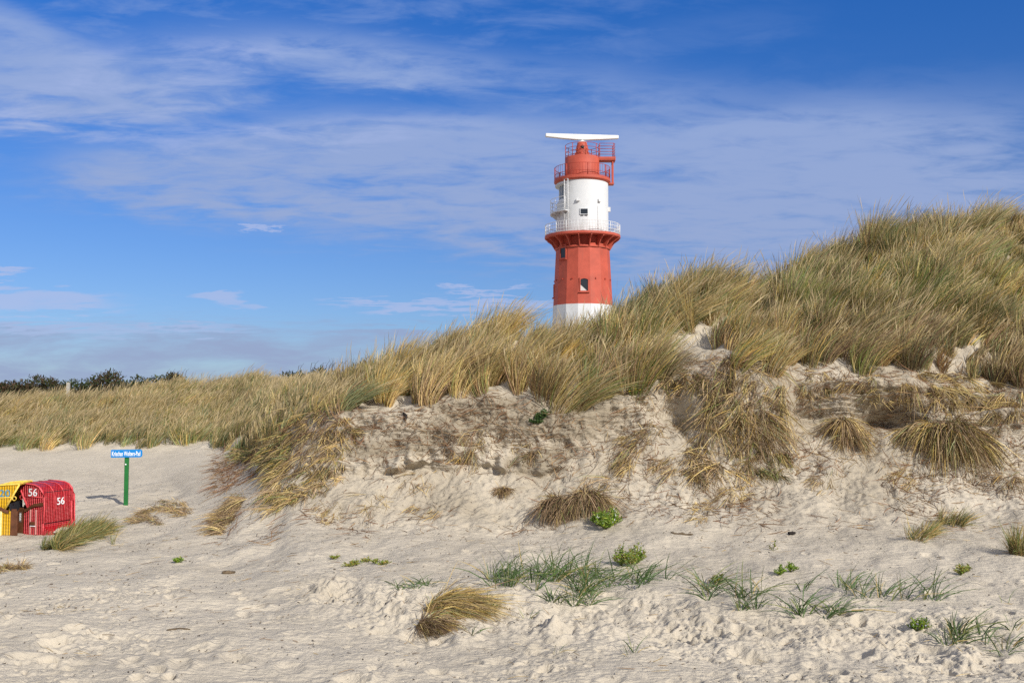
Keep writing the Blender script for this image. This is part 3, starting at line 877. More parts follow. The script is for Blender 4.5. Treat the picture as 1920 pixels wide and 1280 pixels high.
for px_, w_ in ((-11, .30), (27.5, .26)):
    a = math.degrees(math.asin(px_ / 48.9)); m = az_m(a, RU, zl(386))
    b_ = MB(); b_.box(-w_/2, w_/2, -.22, .02, -.03, .03, m); b_.box(-w_/2, -w_/2 + .05, -.16, .02, -.0, .2, m)
    b_.build('lamp_bracket', M_WRAIL, LH)
a = math.degrees(math.asin(25.5 / 48.9))
mb = MB(); mb.tube([az_m(a, RU + .03, zl(394)) @ Vector((0, 0, 0)), az_m(a, RU + .03, zl(442)) @ Vector((0, 0, 0))], .022, 5)
mb.build('cable', M_WRAIL, LH)
mb = MB(); mb.box(-.12, .12, -.2, .02, -.18, .22, az_m(80, RU, zl(395))); mb.build('junction_box', M_WRAIL, LH)
# ladder beside the watch window
mb = MB()
for s_ in (-.2, .2):
    mb.tube([az_m(-39, RU + .16, zl(342)) @ Vector((s_, 0, 0)), az_m(-39, RU + .16, zl(442)) @ Vector((s_, 0, 0))], .035, 5)
for i in range(17):
    zz = zl(344 + 6 * i)
    mb.tube([az_m(-39, RU + .16, zz) @ Vector((-.2, 0, 0)), az_m(-39, RU + .16, zz) @ Vector((.2, 0, 0))], .022, 5)
for i in range(9):
    zz = zl(346 + 12 * i)
    for s_ in (-.2, .2):
        mb.tube([az_m(-39, RU + .16, zz) @ Vector((s_, 0, 0)), az_m(-39, RU - .02, zz) @ Vector((s_, 0, 0))], .025, 5)
mb.build('ladder', M_WRAIL, LH)
# small balcony on the left
bz = zl(402.5); RB = rp(61)
mb = MB(); mb.lathe([(RU - .05, bz - .03), (RB, bz - .05), (RB, bz + .05), (RU - .05, bz + .06)], 24, R(-140), R(-35), smooth=False)
for a in (-35, -140):
    m = az_m(a, 0, 0); mb.add([m @ Vector((0, -r_, z_)) for r_, z_ in ((RU - .05, bz - .03), (RB, bz - .05), (RB, bz + .05), (RU - .05, bz + .06))], [(0, 1, 2, 3)])
for a in (-45, -66, -88, -110, -132):
    m = az_m(a, 0, 0); poly = [(RU - .03, bz - .035), (RB - .06, bz - .055), (RU - .03, bz - .55)]
    vs_ = [m @ Vector((-.03, -r_, z_)) for r_, z_ in poly] + [m @ Vector((.03, -r_, z_)) for r_, z_ in poly]
    mb.add(vs_, [(0, 1, 2), (5, 4, 3), (0, 3, 4, 1), (1, 4, 5, 2), (2, 5, 3, 0)])
bal = mb.build('balcony', M_WHITE, LH)
railing('balcony_railing', LH, RB - .04, bz + .05, zl(377), (0.1, 0.4, 0.7, 1.0), 4, 0, M_WRAIL, -138, -36)

# upper red deck, drum, top platform
dz1, dz0 = zl(338), zl(344.2)
mb = MB(); mb.lathe([(RU - .1, dz0 - .02), (RU + .03, dz0 - .10), (rp(52.3), dz0), (rp(53.4), dz0 + .05), (rp(53.4), dz1 - .03), (rp(53.0), dz1), (rp(28), dz1 + .02)], 72, smooth=False)
mb.build('upper_deck', M_RED, LH)
railing('upper_railing', LH, rp(52.6), dz1, zl(316.5), (0.05, 0.36, 1.0), 8, 56, M_REDD, rpst=.05)
tz = zl(297)
mb = MB(); mb.lathe([(rp(32.7), dz1 - .05), (rp(32.7), tz - .02), (rp(32.2), tz), (0.01, tz + .08)], 60)
mb.build('drum', M_RED, LH)
railing('top_railing', LH, rp(32.0), tz, zl(274), (0.06, 0.36, 0.68, 1.0), 8, 0, M_REDD)
px1 = rp(61.5)
mb = MB(); mb.box(rp(30), px1, -.55, .55, tz - .27, tz - .17); mb.box(rp(31), px1 - .02, -.57, -.49, tz - .17, tz + .02); mb.box(rp(31), px1 - .02, .49, .57, tz - .17, tz + .02)
mb.box(px1 - .04, px1 + .04, -.58, .58, tz - .30, tz + .03)
plat = mb.build('platform', M_RED, LH)
mb = MB()
for i in range(6):
    zz = tz + (zl(271.5) - tz) * i / 5
    for y_ in (-.52, .52):
        mb.tube([(rp(31.5), y_, zz), (px1 - .1, y_, zz)], .022, 5)
    if i: mb.tube([(px1 - .1, -.52, zz), (px1 + .02, -.3, zz), (px1 + .02, .3, zz), (px1 - .1, .52, zz)], .022, 5)
for y_ in (-.52, .52):
    for x_ in (rp(32.5), px1 - .12):
        mb.tube([(x_, y_, tz - .1), (x_, y_, zl(271))], .034, 5)
mb.build('platform_railing', M_REDD, LH)
mb = MB()
for y_ in (-.35, .35): mb.box(rp(57.5) - .06, rp(57.5) + .06, y_ - .06, y_ + .06, dz0 - .02, tz - .268)
mb.box(rp(50), rp(59.5), -.42, .42, dz0 - .12, dz0 - .015)
mb.build('support_post', M_RED, LH)
mb = MB(); mb.lathe([(rp(13.6), tz), (rp(13.2), zl(290)), (rp(11.6), zl(284)), (rp(11.2), zl(276)), (rp(9.6), zl(272)), (rp(9.4), zl(268.5)), (0.01, zl(268))], 32)
for a in range(0, 360, 30):
    for py_, r_ in ((281, 11.4), (288, 12.9)):
        mb.box(-.05, .05, -.06, .02, -.05, .05, az_m(a + 15, rp(r_), zl(py_)))
ped = mb.build('radar_pedestal', M_RED, LH)
mb = MB(); mb.tube([az_m(0, rp(10.6), zl(278)) @ Vector((0, .1, 0)), az_m(0, rp(11.9), zl(278)) @ Vector((0, -.03, 0))], .16, 16)
mb.build('port', M_DARK, ped)
mb = MB(); mb.lathe([(rp(9.2), zl(268.4)), (rp(7.4), zl(266)), (rp(3.2), zl(265)), (rp(3.2), zl(262))], 32)
mb.build('rotary_joint', M_WRAIL, LH)
# rotating radar bar
mb = MB(); hl = rp(139.6) / 2 / math.cos(R(6))
zc_ = zl(256)
prof_ = [(-hl, -.14), (-hl * .55, -.27), (-.55, -.35), (.55, -.35), (hl * .55, -.27), (hl, -.14), (hl, .17), (-hl, .17)]
mb.prism(prof_, -.2, .2)
ra = mb.mesh('radar_antenna', M_WRAIL)
ra_o = link('radar_antenna', ra, LH, (0, 0, zc_)); ra_o.rotation_euler = (0, 0, R(6))
bvm = ra_o.modifiers.new('bevel', 'BEVEL'); bvm.width = .05; bvm.segments = 2

# ------------------------------------------------------------------ lettering
def text_obj(name, body, size, mat, parent, matrix, sx=1.0, off=0.0, ext=0.004, spacing=1.0):
    cu = bpy.data.curves.new(name, 'FONT'); cu.body = body; cu.size = size; cu.extrude = ext; cu.offset = off
    cu.align_x = 'CENTER'; cu.align_y = 'CENTER'; cu.resolution_u = 3; cu.space_character = spacing
    to = bpy.data.objects.new('tmp_text', cu); COL.objects.link(to)
    dg = bpy.context.evaluated_depsgraph_get(); dg.update()
    me_ = bpy.data.meshes.new_from_object(to.evaluated_get(dg)); bpy.data.objects.remove(to, do_unlink=True)
    me_.transform(matrix @ Matrix.Diagonal((sx, 1, 1, 1))); me_.name = name
    me_.materials.clear(); me_.materials.append(mat)
    return link(name, me_, parent)
def face_m(origin, right, up):
    r_, u_ = Vector(right).normalized(), Vector(up).normalized(); n_ = r_.cross(u_)
    return Matrix(((r_.x, u_.x, n_.x, origin[0]), (r_.y, u_.y, n_.y, origin[1]), (r_.z, u_.z, n_.z, origin[2]), (0, 0, 0, 1)))

# ------------------------------------------------------------------ street sign on its green post
M_GREEN = paint('green_paint', (0.012, 0.13, 0.028), 0.4, 0.15, 3.0, 0.4)
M_BLUE = paint('blue_enamel', (0.004, 0.19, 0.52), 0.35, 0.06, 3.0, 0.4)
M_LETTER = paint('white_letters', (0.82, 0.83, 0.84), 0.5, 0.03, 4.0)
sb, _ = hit(236, 946)
mps = sb[1] / F
SG = empty('street_sign', (float(sb[0]), float(sb[1]), float(sb[2]) - .02))
tag(SG, 'blue name sign on a square green post in the sand before the back dune', 'street sign')
hp = float(P(236, 842.5, sb[1])[2] - sb[2])
mb = MB(); mb.box(-.072, .072, -.072, .072, -.3, hp + .02)
po = mb.build('post', M_GREEN, SG); bm_ = po.modifiers.new('bevel', 'BEVEL'); bm_.width = .015; bm_.segments = 2
zs = float(P(236, 849.5, sb[1])[2] - sb[2]) + .02
wS, hS = 55 * mps / 2, 14.5 * mps / 2
pl = []; rc = .07
for cx_, cz_, a0_ in ((wS - rc, hS - rc, 0), (-wS + .02, hS - .02, 90), (-wS + .02, -hS + .02, 180), (wS - rc, -hS + rc, 270)):
    rr_ = rc if cx_ > 0 else .02
    for i in range(5):
        a_ = R(a0_ + 22.5 * i); pl.append((cx_ + rr_ * math.cos(a_), zs + cz_ + rr_ * math.sin(a_)))
mb = MB(); mb.prism(pl, -.115, -.078); pt_o = mb.build('name_plate', M_BLUE, SG)
text_obj('lettering', 'Krischan Wolters-Pad', .225, M_LETTER, pt_o, face_m((-.015, -.118, zs - .012), (1, 0, 0), (0, 0, 1)), sx=.46, off=.004, ext=.002, spacing=1.03)
mb = MB(); mb.tube([(-.03, -.07, hp - .50), (-.03, -.078, hp - .50)], .028, 12); mb.build('sticker', M_LETTER, po)
SG.rotation_euler = (0, 0, R(14))

# ------------------------------------------------------------------ hooded wicker beach chairs
def wicker(name, col, pale, amt=0.35, sc=26.0):
    m, t, b = new_mat(name)
    tcn = t.node('ShaderNodeTexCoord').outputs['Object']
    sepn = t.node('ShaderNodeSeparateXYZ'); t.l.new(tcn, sepn.inputs[0])
    hz = t.math('ADD', sepn.outputs[0], sepn.outputs[1])
    st = t.math('SINE', t.math('MULTIPLY', hz, 2 * math.pi * 15))
    wv = t.math('SINE', t.math('MULTIPLY', sepn.outputs[2], 2 * math.pi * 24))
    n1 = t.noise(tcn, 7.0, 5, 0.65); n2 = t.noise(tcn, sc * 2, 3, 0.7)
    c = t.mix(t.ss(st, -1.0, 0.3), tuple(x * .55 for x in col), col)
    c = t.mix(t.math('MULTIPLY', t.ss(n1, 0.45, 0.75), amt), c, pale)
    c = t.mix(t.math('MULTIPLY', t.ss(n2, 0.56, 0.70), amt), c, pale)
    t.put(b.inputs['Base Color'], c); b.inputs['Roughness'].default_value = 0.35
    bn = t.node('ShaderNodeBump'); bn.inputs['Strength'].default_value = 0.8; bn.inputs['Distance'].default_value = 0.02
    t.put(bn.inputs['Height'], t.math('ADD', st, t.math('MULTIPLY', wv, 0.5))); t.l.new(bn.outputs[0], b.inputs['Normal'])
    return m
M_WRED = wicker('red_wicker', (0.56, 0.008, 0.018), (0.62, 0.16, 0.15), 0.30)
M_WYEL = wicker('yellow_wicker', (0.80, 0.45, 0.01), (0.75, 0.58, 0.22), 0.25)
M_TRED = paint('red_wicker_trim', (0.60, 0.065, 0.075), 0.5, 0.25, 14.0)
M_TYEL = paint('yellow_wicker_trim', (0.74, 0.50, 0.08), 0.5, 0.2, 14.0)
M_WOODB = paint('brown_wood', (0.105, 0.04, 0.018), 0.5, 0.3, 5.0, 0.3, bump=0.3)
M_CUSH_SHADE = paint('cushion_and_shade', (0.012, 0.013, 0.018), 0.9, 0.2, 6.0)  # seat cushion, also the painted shade in the chair front
M_NBLUE = paint('blue_number_paint', (0.05, 0.22, 0.34), 0.6, 0.2, 16.0)
M_BEADR = paint('pale_red_strips', (0.66, 0.30, 0.27), 0.6, 0.25, 30.0)
M_BEADY = paint('pale_yellow_strips', (0.82, 0.66, 0.32), 0.6, 0.2, 30.0)

def beach_chair(loc, rz, near, mw, mt, mbead, mnum, num, label, backnum=True):
    ch = empty('beach_chair', loc, rz); ch.scale = (1, 1, .94)
    tag(ch, label, 'beach chair')
    Wd = .60
    hood_p = [(.0, .40), (-.03, .85), (-.02, 1.18), (.06, 1.38), (.18, 1.51), (.34, 1.575), (.60, 1.60), (.93, 1.61)]
    mb = MB(); n = len(hood_p); th = .03            # hood shell
    inner = [(x + (th if i < 4 else th * .4), z - (0 if i < 3 else th)) for i, (x, z) in enumerate(hood_p)]
    mb.prism(hood_p + inner[::-1], -Wd, Wd)
    hood = mb.build('hood', mw, ch)
    for y_ in (-.2, .2):
        MB().tube([(x - .008, y_, z + .008) for x, z in hood_p], .014, 5).build('rib', mt, hood)
    for s_ in (-1, 1):
        yo, yi = s_ * (Wd + .004), s_ * (Wd - .03)
        lo, hi = min(yo, yi), max(yo, yi)
        poly = [(0.03, .84), (.55, .84), (.915, 1.575), (.6, 1.565), (.34, 1.54), (.2, 1.475), (.09, 1.36), (.012, 1.18)]
        MB().prism(poly, lo, hi).build('hood_side', mw, ch)
        sp_ = MB().prism([(0.005, .03), (.71, .03), (.71, .80), (.56, .835), (.005, .835)], lo, hi).build('side_panel', mw, ch)
        yb = s_ * (Wd + .012)
        tr = MB(); tr.tube([(x, yb, z) for x, z in hood_p], .026, 6); tr.tube([(.93, yb, 1.61), (.55, yb, .84)], .028, 6)
        tr.tube([(.0, yb, .40), (.0, yb, .03)], .024, 6); tr.tube([(.03, yb, 1.19), (.745, yb, 1.22)], .014, 6)
        tr.build('trim', mt, ch)
        arm = MB(); prm = [(.66, .78), (.58, .80), (.46, .88), (.30, .955), (.12, .985), (.02, .985)]
        for (x0_, z0_), (x1_, z1_) in zip(prm[:-1], prm[1:]):
            arm.prism([(x0_, z0_ - .045), (x1_, z1_ - .045), (x1_, z1_ + .045), (x0_, z0_ + .045)], min(s_ * (Wd - .03), s_ * (Wd + .05)), max(s_ * (Wd - .03), s_ * (Wd + .05)))
        arm.build('armrest', M_WOODB, ch)
        fp_ = MB(); fp_.box(.714, .90, lo - .01, hi + .01, .0, .80); fp_.box(.73, .87, lo + .005, hi - .005, .80, .86); fp_.build('front_post', M_WOODB, ch)
        st_ = MB()
        for x_ in (.26, .46): st_.box(x_ - .022, x_ + .022, min(yo, yo + s_ * .012), max(yo, yo + s_ * .012), .06, .82)
        st_.build('pale_strip', mbead, sp_)
        hd = MB(); hd.box(.29, .44, min(yo, yo + s_ * .05), max(yo, yo + s_ * .05), .36, .44); hd.build('handle', M_WOODB, sp_)
        h2 = MB(); h2.box(.28, .45, min(yo, yo + s_ * .03), max(yo, yo + s_ * .03), .30, .325); h2.build('handle_plate', M_LETTER, sp_)
        rg = MB(); rg.tube([(.80 + .05 * math.cos(a_), yb, 1.18 + .06 * math.sin(a_)) for a_ in np.linspace(0, 2 * math.pi, 14, endpoint=False)], .013, 5, closed=True); rg.build('ring', mt, ch)
        MB().box(.0, .9, lo, hi, -.06, .028).build('bottom_rail', M_WOODB, ch)
    MB().box(-.012, .02, -Wd + .03, Wd - .03, .02, .37).build('back_panel', mw, ch)
    MB().prism([(-.20, .0), (-.013, .0), (-.013, .30), (-.20, .16)], -Wd, Wd).build('back_skirt', mw, ch)
    MB().box(.03, .70, -Wd + .04, Wd - .04, .06, .45).box(.04, .16, -Wd + .05, Wd - .05, .45, 1.35).build('seat', M_CUSH_SHADE, ch)
    MB().box(.66, .70, -Wd + .045, Wd - .045, .45, 1.02).build('front_shade_panel', M_CUSH_SHADE, ch)     # plain near-black panel, paints the shade inside the hood
    for y_ in (-Wd + .02, -Wd + .16) if near > 0 else (Wd - .02, Wd - .16):
        MB().tube([(-.09, y_, .02), (-.06, y_, 1.0)], .022, 6).build('strut', M_TRED if mw is M_WRED else mt, ch)
    yn = near * (Wd + .012)
    right = (-1, 0, 0) if near > 0 else (1, 0, 0)
    text_obj('number', num, .33 if near > 0 else .30, mnum, ch, face_m((.40 if near > 0 else .54, yn, 1.33), right, (0, 0, 1)), sx=1.0, off=.001, ext=.004)
    if backnum:
        text_obj('number', num, .32, mnum, ch, face_m((-.045, near * -.02, 1.02), (0, -1, 0), (.02, 0, 1)), sx=1.0, off=.0, ext=.008)
    return ch
th_ = R(42 - 25.5)
fw = np.array([-math.cos(th_), math.sin(th_)]); sd = np.array([-math.sin(th_), -math.cos(th_)])
c_, _ = hit(81, 1003)
o_ = c_[:2] - sd * .6
RED = beach_chair((float(o_[0]), float(o_[1]), float(c_[2]) - .04), math.pi - th_, 1, M_WRED, M_TRED, M_BEADR, M_LETTER, '56',
                  'red hooded wicker beach chair with white number 56 and brown armrest')
# maker's plate on the brown post
mb = MB(); mb.box(.77, .85, .614, .622, .42, .72)
mb.build('badge', paint('grey_badge', (0.16, 0.13, 0.12), 0.5, 0.1), RED)
for i in range(3):
    MB().tube([(.81 + .026 * math.cos(a_), .628, .50 + .075 * i + .030 * math.sin(a_)) for a_ in np.linspace(0, 2 * math.pi, 12, endpoint=False)], .008, 5, closed=True).build('badge_letter', M_LETTER, RED)
c2_, _ = hit(32, 1008)
ty_ = R(-15 + 25.5); fy_ = np.array([math.cos(ty_), math.sin(ty_)]); sdy = np.array([math.sin(ty_), -math.cos(ty_)])   # nearly broadside
o2 = c2_[:2] * 1.013 - fy_ * .90 - sdy * .6
YEL = beach_chair((float(o2[0]), float(o2[1]), float(c2_[2]) - .04), ty_, -1, M_WYEL, M_TYEL, M_BEADY, M_NBLUE, '20',
                  'yellow hooded wicker beach chair with blue number 20, cut by the left edge', backnum=False)
# blown sand lying on the skirt behind the red chair
def mound(name, label, x0, x1, y0, y1, zb, h, loc, rz, seed):
    n = 22; vs_ = []; fs_ = []
    for i in range(n):
        for j in range(n):
            u, v_ = i / (n - 1), j / (n - 1)
            e = (math.sin(math.pi * u) * math.sin(math.pi * v_)) ** .6
            vs_.append((x0 + (x1 - x0) * u, y0 + (y1 - y0) * v_, zb + h * e * (0.75 + .5 * float(pnoise(np.array([[u * 3 + seed, v_ * 5, 0]]))[0]))))
    fs_ = [(i * n + j, (i + 1) * n + j, (i + 1) * n + j + 1, i * n + j + 1) for i in range(n - 1) for j in range(n - 1)]
    o = MB().add(vs_, fs_, True).build(name, M_SAND, None, loc); o.rotation_euler = (0, 0, rz)
    return tag(o, label, 'sand drift', kind='stuff')
mound('sand_drift', 'pale sand drifted over the back skirt of the red beach chair', -.30, .0, -.5, .45, .10, .13, RED.location, RED.rotation_euler.z, 3)

# ------------------------------------------------------------------ grass clumps, plants, litter
def loc_mesh(name, parts, mat, origin):
    v, q, c = merge(parts) if isinstance(parts, list) else parts
    o = link(name, np_mesh(name, v - origin, q, mat, color=c), None, tuple(float(x) for x in origin))
    return o
def palcol(g, n, wts, lo=.72, hi=1.22):
    wts = np.asarray(wts, float); cum = np.cumsum(wts / wts.sum())
    pick = np.searchsorted(cum, g.random(n)).clip(0, len(PAL) - 1)
    return PAL[pick] * g.uniform(lo, hi, n)[:, None]
DEADW = [.22, .08, .02, .0, .04, .34, .46]
def mop(p, n, rad, Lr, up, outw, grav, wts, seed, width=.012, wind=(0, 0, 0), toward=(0, -0.25, 0)):
    """blades pouring out of a crown in all directions and falling over"""
    g = np.random.default_rng(seed)
    nh = max(6, n // 28); hk = g.integers(0, nh, n)
    a = (g.uniform(0, 2 * math.pi, nh)[hk] + g.normal(0, .22, n)); rr = rad * (np.sqrt(g.random(nh))[hk] + g.normal(0, .12, n))
    hl_ = g.uniform(.6, 1.2, nh)[hk]; hj = g.normal(0, .16, (nh, 3))[hk]; ht = g.uniform(.55, 1.35, nh)[hk]
    base = p + np.stack([np.cos(a) * rr, np.sin(a) * rr * .7, g.uniform(-.03, .06, n) - .45 * rr * rr / rad], -1)
    ow = outw * (.25 + .95 * rr / rad)
    dv = np.stack([np.cos(a) * ow * g.uniform(.5, 1.2, n), np.sin(a) * ow * g.uniform(.5, 1.2, n), up * g.uniform(.4, 1.3, n)], -1)
    dv += g.normal(0, .15, (n, 3)) + hj + np.array(toward)
    dv /= np.linalg.norm(dv, axis=1)[:, None]
    tg = g.random(n) < .22; dv[tg] += g.normal(0, .55, (tg.sum(), 3)); dv /= np.linalg.norm(dv, axis=1)[:, None]
    L = g.uniform(*Lr, n) * hl_; L[tg] *= .7
    bend = np.repeat(np.array([wind], float), n, 0) + g.normal(0, .12, (n, 3))
    bend[:, 2] -= grav * g.uniform(.6, 1.3, n)
    return blades(base, dv, L, bend, width * g.uniform(.6, 1.4, n), palcol(g, n, wts) * ht[:, None], jitter_rng=g)
def drape(poly, n, Lr, wts, seed, width=.012, lift=.35, lateral=.45, downw=1.0, hug=.28, cl=0.0, side=(0, 0, 0)):
    """dead grass hanging down a sand face inside a patch"""
    g = np.random.default_rng(seed)
    xs = [q[0] for q in poly]; ys = [q[1] for q in poly]
    cand = g.uniform((min(xs), min(ys)), (max(xs), max(ys)), (n * 3, 2))
    cand = cand[in_poly(cand[:, 0], cand[:, 1], poly)][:max(20, n // 16)]
    H = [hit(x, y) for x, y in cand]
    b0 = np.array([h[0] for h in H]); nn = np.array([h[1] for h in H])
    k_ = g.integers(0, len(b0), n)
    base = b0[k_] + g.normal(0, .07, (n, 3)) * np.array([1, .6, .5]) + nn[k_] * .03
    nv = nn[k_]
    down = np.array([0, 0, -1.0]) - nv * (-nv[:, 2:3]); down /= np.linalg.norm(down, axis=1)[:, None] + 1e-6
    lat = np.cross(nv, down)
    tl = g.normal(0, lateral * 1.2, len(b0))[k_]; ht = g.uniform(.5, 1.35, len(b0))[k_]; hl_ = g.uniform(.45, 1.25, len(b0))[k_]; hu = g.uniform(.4, 1.9, len(b0))[k_]
    dv = down * downw * g.uniform(.5, 1.2, n)[:, None] + nv * (lift * hu * g.uniform(.5, 1.4, n))[:, None] + lat * (tl + g.normal(0, lateral * .6, n))[:, None] + np.array(side)
    dv /= np.linalg.norm(dv, axis=1)[:, None]
    tg = g.random(n) < .28; dv[tg] += g.normal(0, .6, (tg.sum(), 3)) ; dv /= np.linalg.norm(dv, axis=1)[:, None]
    L = g.uniform(*Lr, n) * hl_; L[tg] *= .65
    bend = -nv * hug * g.uniform(.5, 1.3, n)[:, None] + g.normal(0, .1, (n, 3)); bend[:, 2] -= .12
    return blades(base, dv, L, bend, width * g.uniform(.6, 1.4, n), palcol(g, n, wts) * ht[:, None], jitter_rng=g)

def clump(name, label, cat, parts, mat=M_DEAD, at=None, group=None):
    o = loc_mesh(name, parts, mat, hit(*at)[0])
    return tag(o, label, cat, group)
GREENW = [.15, .12, .32, .28, .2, .05, .05]
# hanging mats on the scarp
clump('dead_grass_mat', 'large brown mat of dead grass slumped over the left end of the scarp', 'dead grass',
      [drape([(545,765),(600,758),(655,768),(672,800),(660,850),(640,905),(590,930),(545,945),(520,960),(510,900),(525,830)], 3000, (.4, 1.1), [.34,.14,.04,.0,.04,.2,.45], 301, .017, .38, .6),
       drape([(515,880),(560,900),(560,945),(520,960),(505,930)], 500, (.4, .8), [.4,.25,.2,.1,.1,.1,.2], 302, .013, .5, .5)], at=(590, 850))
clump('dead_grass_mat', 'wide straw mat of dead grass hanging beneath the highest grass, right of the scarp ledges', 'dead grass',
      [drape([(1360,665),(1440,680),(1470,720),(1480,800),(1480,870),(1440,850),(1400,880),(1340,890),(1290,870),(1300,820),(1320,770),(1330,710)], 3000, (.6, 1.7), [.3,.10,.06,.0,.04,.28,.45], 303, .016, .26, .34, hug=.18),
       drape([(1290,840),(1350,860),(1340,910),(1280,900)], 600, (.4, 1.0), DEADW, 304, .017, .3, .6),
       drape([(1420,840),(1475,850),(1480,900),(1425,895)], 350, (.4, .8), [.2,.1,.3,.15,.1,.1,.2], 305, .017, .3, .3)], at=(1390, 790))
clump('dead_grass_mat', 'straw thatch hanging under the grass edge at the far right', 'dead grass',
      [drape([(1700,690),(1800,705),(1925,735),(1925,790),(1860,785),(1780,755),(1715,745)], 1000, (.5, 1.3), [.45,.15,.05,.0,.05,.1,.35], 306, .017, .45, .5)], at=(1830, 740))
clump('dead_grass_mat', 'broken straw thatch along the grass edge above the two overhangs', 'dead grass',
      [drape([(1495,690),(1600,705),(1700,700),(1705,745),(1640,752),(1560,735),(1500,755)], 600, (.25, .6), [.45,.12,.05,.0,.05,.1,.35], 307, .016, .4, .5)], at=(1600, 725))
clump('dead_grass_mat', 'brown thatch around the small sand patch in the grass below the lighthouse', 'dead grass',
      [drape([(1195,640),(1240,690),(1330,695),(1340,730),(1240,725),(1190,700)], 900, (.3, .8), [.2,.15,.1,.05,.05,.3,.3], 308, .017, .5, .5)], at=(1250, 700))
def mop_at(px, py, *a, lift=0.0, **k):
    p, nn = hit(px, py); return mop(p + nn * lift + np.array([0, 0, .03]), *a, **k)
clump('slumped_tussock', 'small fan of straw slumped in the hollow under the right overhang', 'dead grass',
      [mop_at(1580, 790, 750, .25, (.6, 1.25), .15, .6, .9, DEADW, 311, lift=.12, toward=(-.15, -.6, 0), width=.017),
       mop_at(1590, 825, 480, .3, (.4, .9), .1, .6, .9, DEADW, 312, lift=.12, toward=(.1, -.5, 0), width=.017)], at=(1580, 830))
clump('slumped_tussock', 'big round tussock of dark straw fallen on the right of the slope', 'dead grass',
      [mop_at(1775, 795, 1500, .7, (.7, 1.6), .10, .55, .95, [.25,.12,.12,.03,.05,.4,.3], 313, lift=.45, toward=(-.05, -.55, -.1), width=.019),
       mop_at(1795, 830, 800, .6, (.6, 1.3), .05, .6, .95, [.25,.15,.14,.03,.05,.4,.25], 314, lift=.3, toward=(.10, -.5, -.1), width=.019),
       mop_at(1745, 800, 420, .5, (1.0, 1.9), .05, .5, .75, [.5,.25,.05,.0,.05,.05,.3], 315, lift=.3, toward=(-.75, -.45, -.1), width=.018)], at=(1780, 850))
clump('brown_tussock', 'double rounded brown tussock beside a bright green plant on the slope', 'dead grass',
      [mop_at(1055, 966, 900, .36, (.7, 1.2), .35, .5, 1.0, [.1,.05,.03,.0,.03,.6,.35], 316, lift=.42, width=.017, toward=(-.05, -.45, 0)),
       mop_at(1098, 956, 1050, .40, (.7, 1.25), .35, .5, 1.0, [.1,.05,.05,.02,.03,.6,.35], 317, lift=.45, width=.017, toward=(.05, -.45, 0))], at=(1080, 985))
clump('brown_tussock', 'little brown mop of dead grass on the bare slope below the ledges', 'dead grass',
      [mop_at(945, 922, 420, .14, (.28, .5), .3, .7, .8, [.1,.1,0,0,0,.5,.5], 318, lift=.08, toward=(.0, -.5, 0))], at=(945, 930))
clump('tussock', 'flattened golden tussock combed to the right in the foreground sand', 'grass clump',
      [mop_at(815, 1150, 1500, .22, (.7, 1.25), .32, .35, .50, [.45,.3,.12,.02,.05,.15,.2], 319, width=.010, lift=.12, wind=(.15, 0, 0), toward=(1.05, .05, .1)),
       mop_at(840, 1140, 1100, .25, (.6, 1.1), .30, .4, .55, [.45,.35,.12,.02,.05,.1,.2], 320, width=.010, lift=.10, wind=(.15, 0, 0), toward=(.9, -.1, .1)),
       mop_at(806, 1176, 800, .24, (.35, .85), .22, .45, .6, [.15,.1,.05,.0,.03,.5,.45], 321, width=.011, lift=.08, toward=(.65, -.3, 0))], at=(830, 1170))
g_ = [mop_at(x, y, 360, .22, (.35, .72), .95, .45, .16, [.28,.12,.32,.22,.2,.02,.05], 330 + i, width=.012, lift=0, wind=(.35, 0, -.05), toward=(.25, 0, 0))
      for i, (x, y) in enumerate([(95,1028),(112,1030),(118,1018),(135,1024),(140,1010),(155,1014),(165,1004),(175,1006),(182,996),(150,1000),(195,1000),(128,1012)])]
clump('tussock', 'olive green tussock in front of the red beach chair', 'grass clump', g_, M_BLADE, at=(145, 1022))
clump('dead_grass_mat', 'flat brown tuft of dry stalks lying on a sand hump right of the green post', 'dead grass',
      [drape([(245,975),(280,955),(320,938),(345,940),(357,965),(335,972),(310,950),(285,968),(300,985),(260,985)], 1500, (.25, .6), DEADW, 345, .012, .45, .8, .5)], at=(300, 965))
clump('dead_grass_mat', 'narrow strip of straw running down the left foot of the near dune', 'dead grass',
      [drape([(440,925),(462,932),(445,965),(420,1000),(392,1008),(410,975)], 1700, (.35, .8), DEADW, 346, .012, .35, .35)], at=(425, 970))
clump('dead_grass_mat', 'low brown hump of dry grass at the left edge of the sand', 'dead grass',
      [mop_at(x, y, 200, .22, (.2, .45), .3, .8, .5, DEADW, 350 + i, width=.009, lift=.02) for i, (x, y) in enumerate([(2,1072),(15,1068),(26,1066),(36,1064)])], at=(20, 1070))
clump('tussock', 'upright green and brown tussock at the right edge of the slope', 'grass clump',
      [mop_at(x, y, 260, .16, (.45, .85), 1.0, .35, .15, [.2,.2,.3,.2,.1,.15,.1], 356 + i, width=.011, wind=(.1, 0, 0), toward=(0, 0, 0)) for i, (x, y) in enumerate([(1908,1040),(1918,1042),(1912,1035)])], M_BLADE, at=(1912, 1040))
clump('tussock', 'left one of two sparse olive tufts under the big round tussock', 'grass clump',
      [mop_at(x, y, 130, .17, (.3, .62), .9, .4, .15, [.25,.2,.3,.1,.1,.15,.1], 360 + i, width=.012, wind=(.3, 0, 0), toward=(.2, 0, 0)) for i, (x, y) in enumerate([(1718,1012),(1730,1006),(1742,1000)])], M_BLADE, at=(1730, 1006))
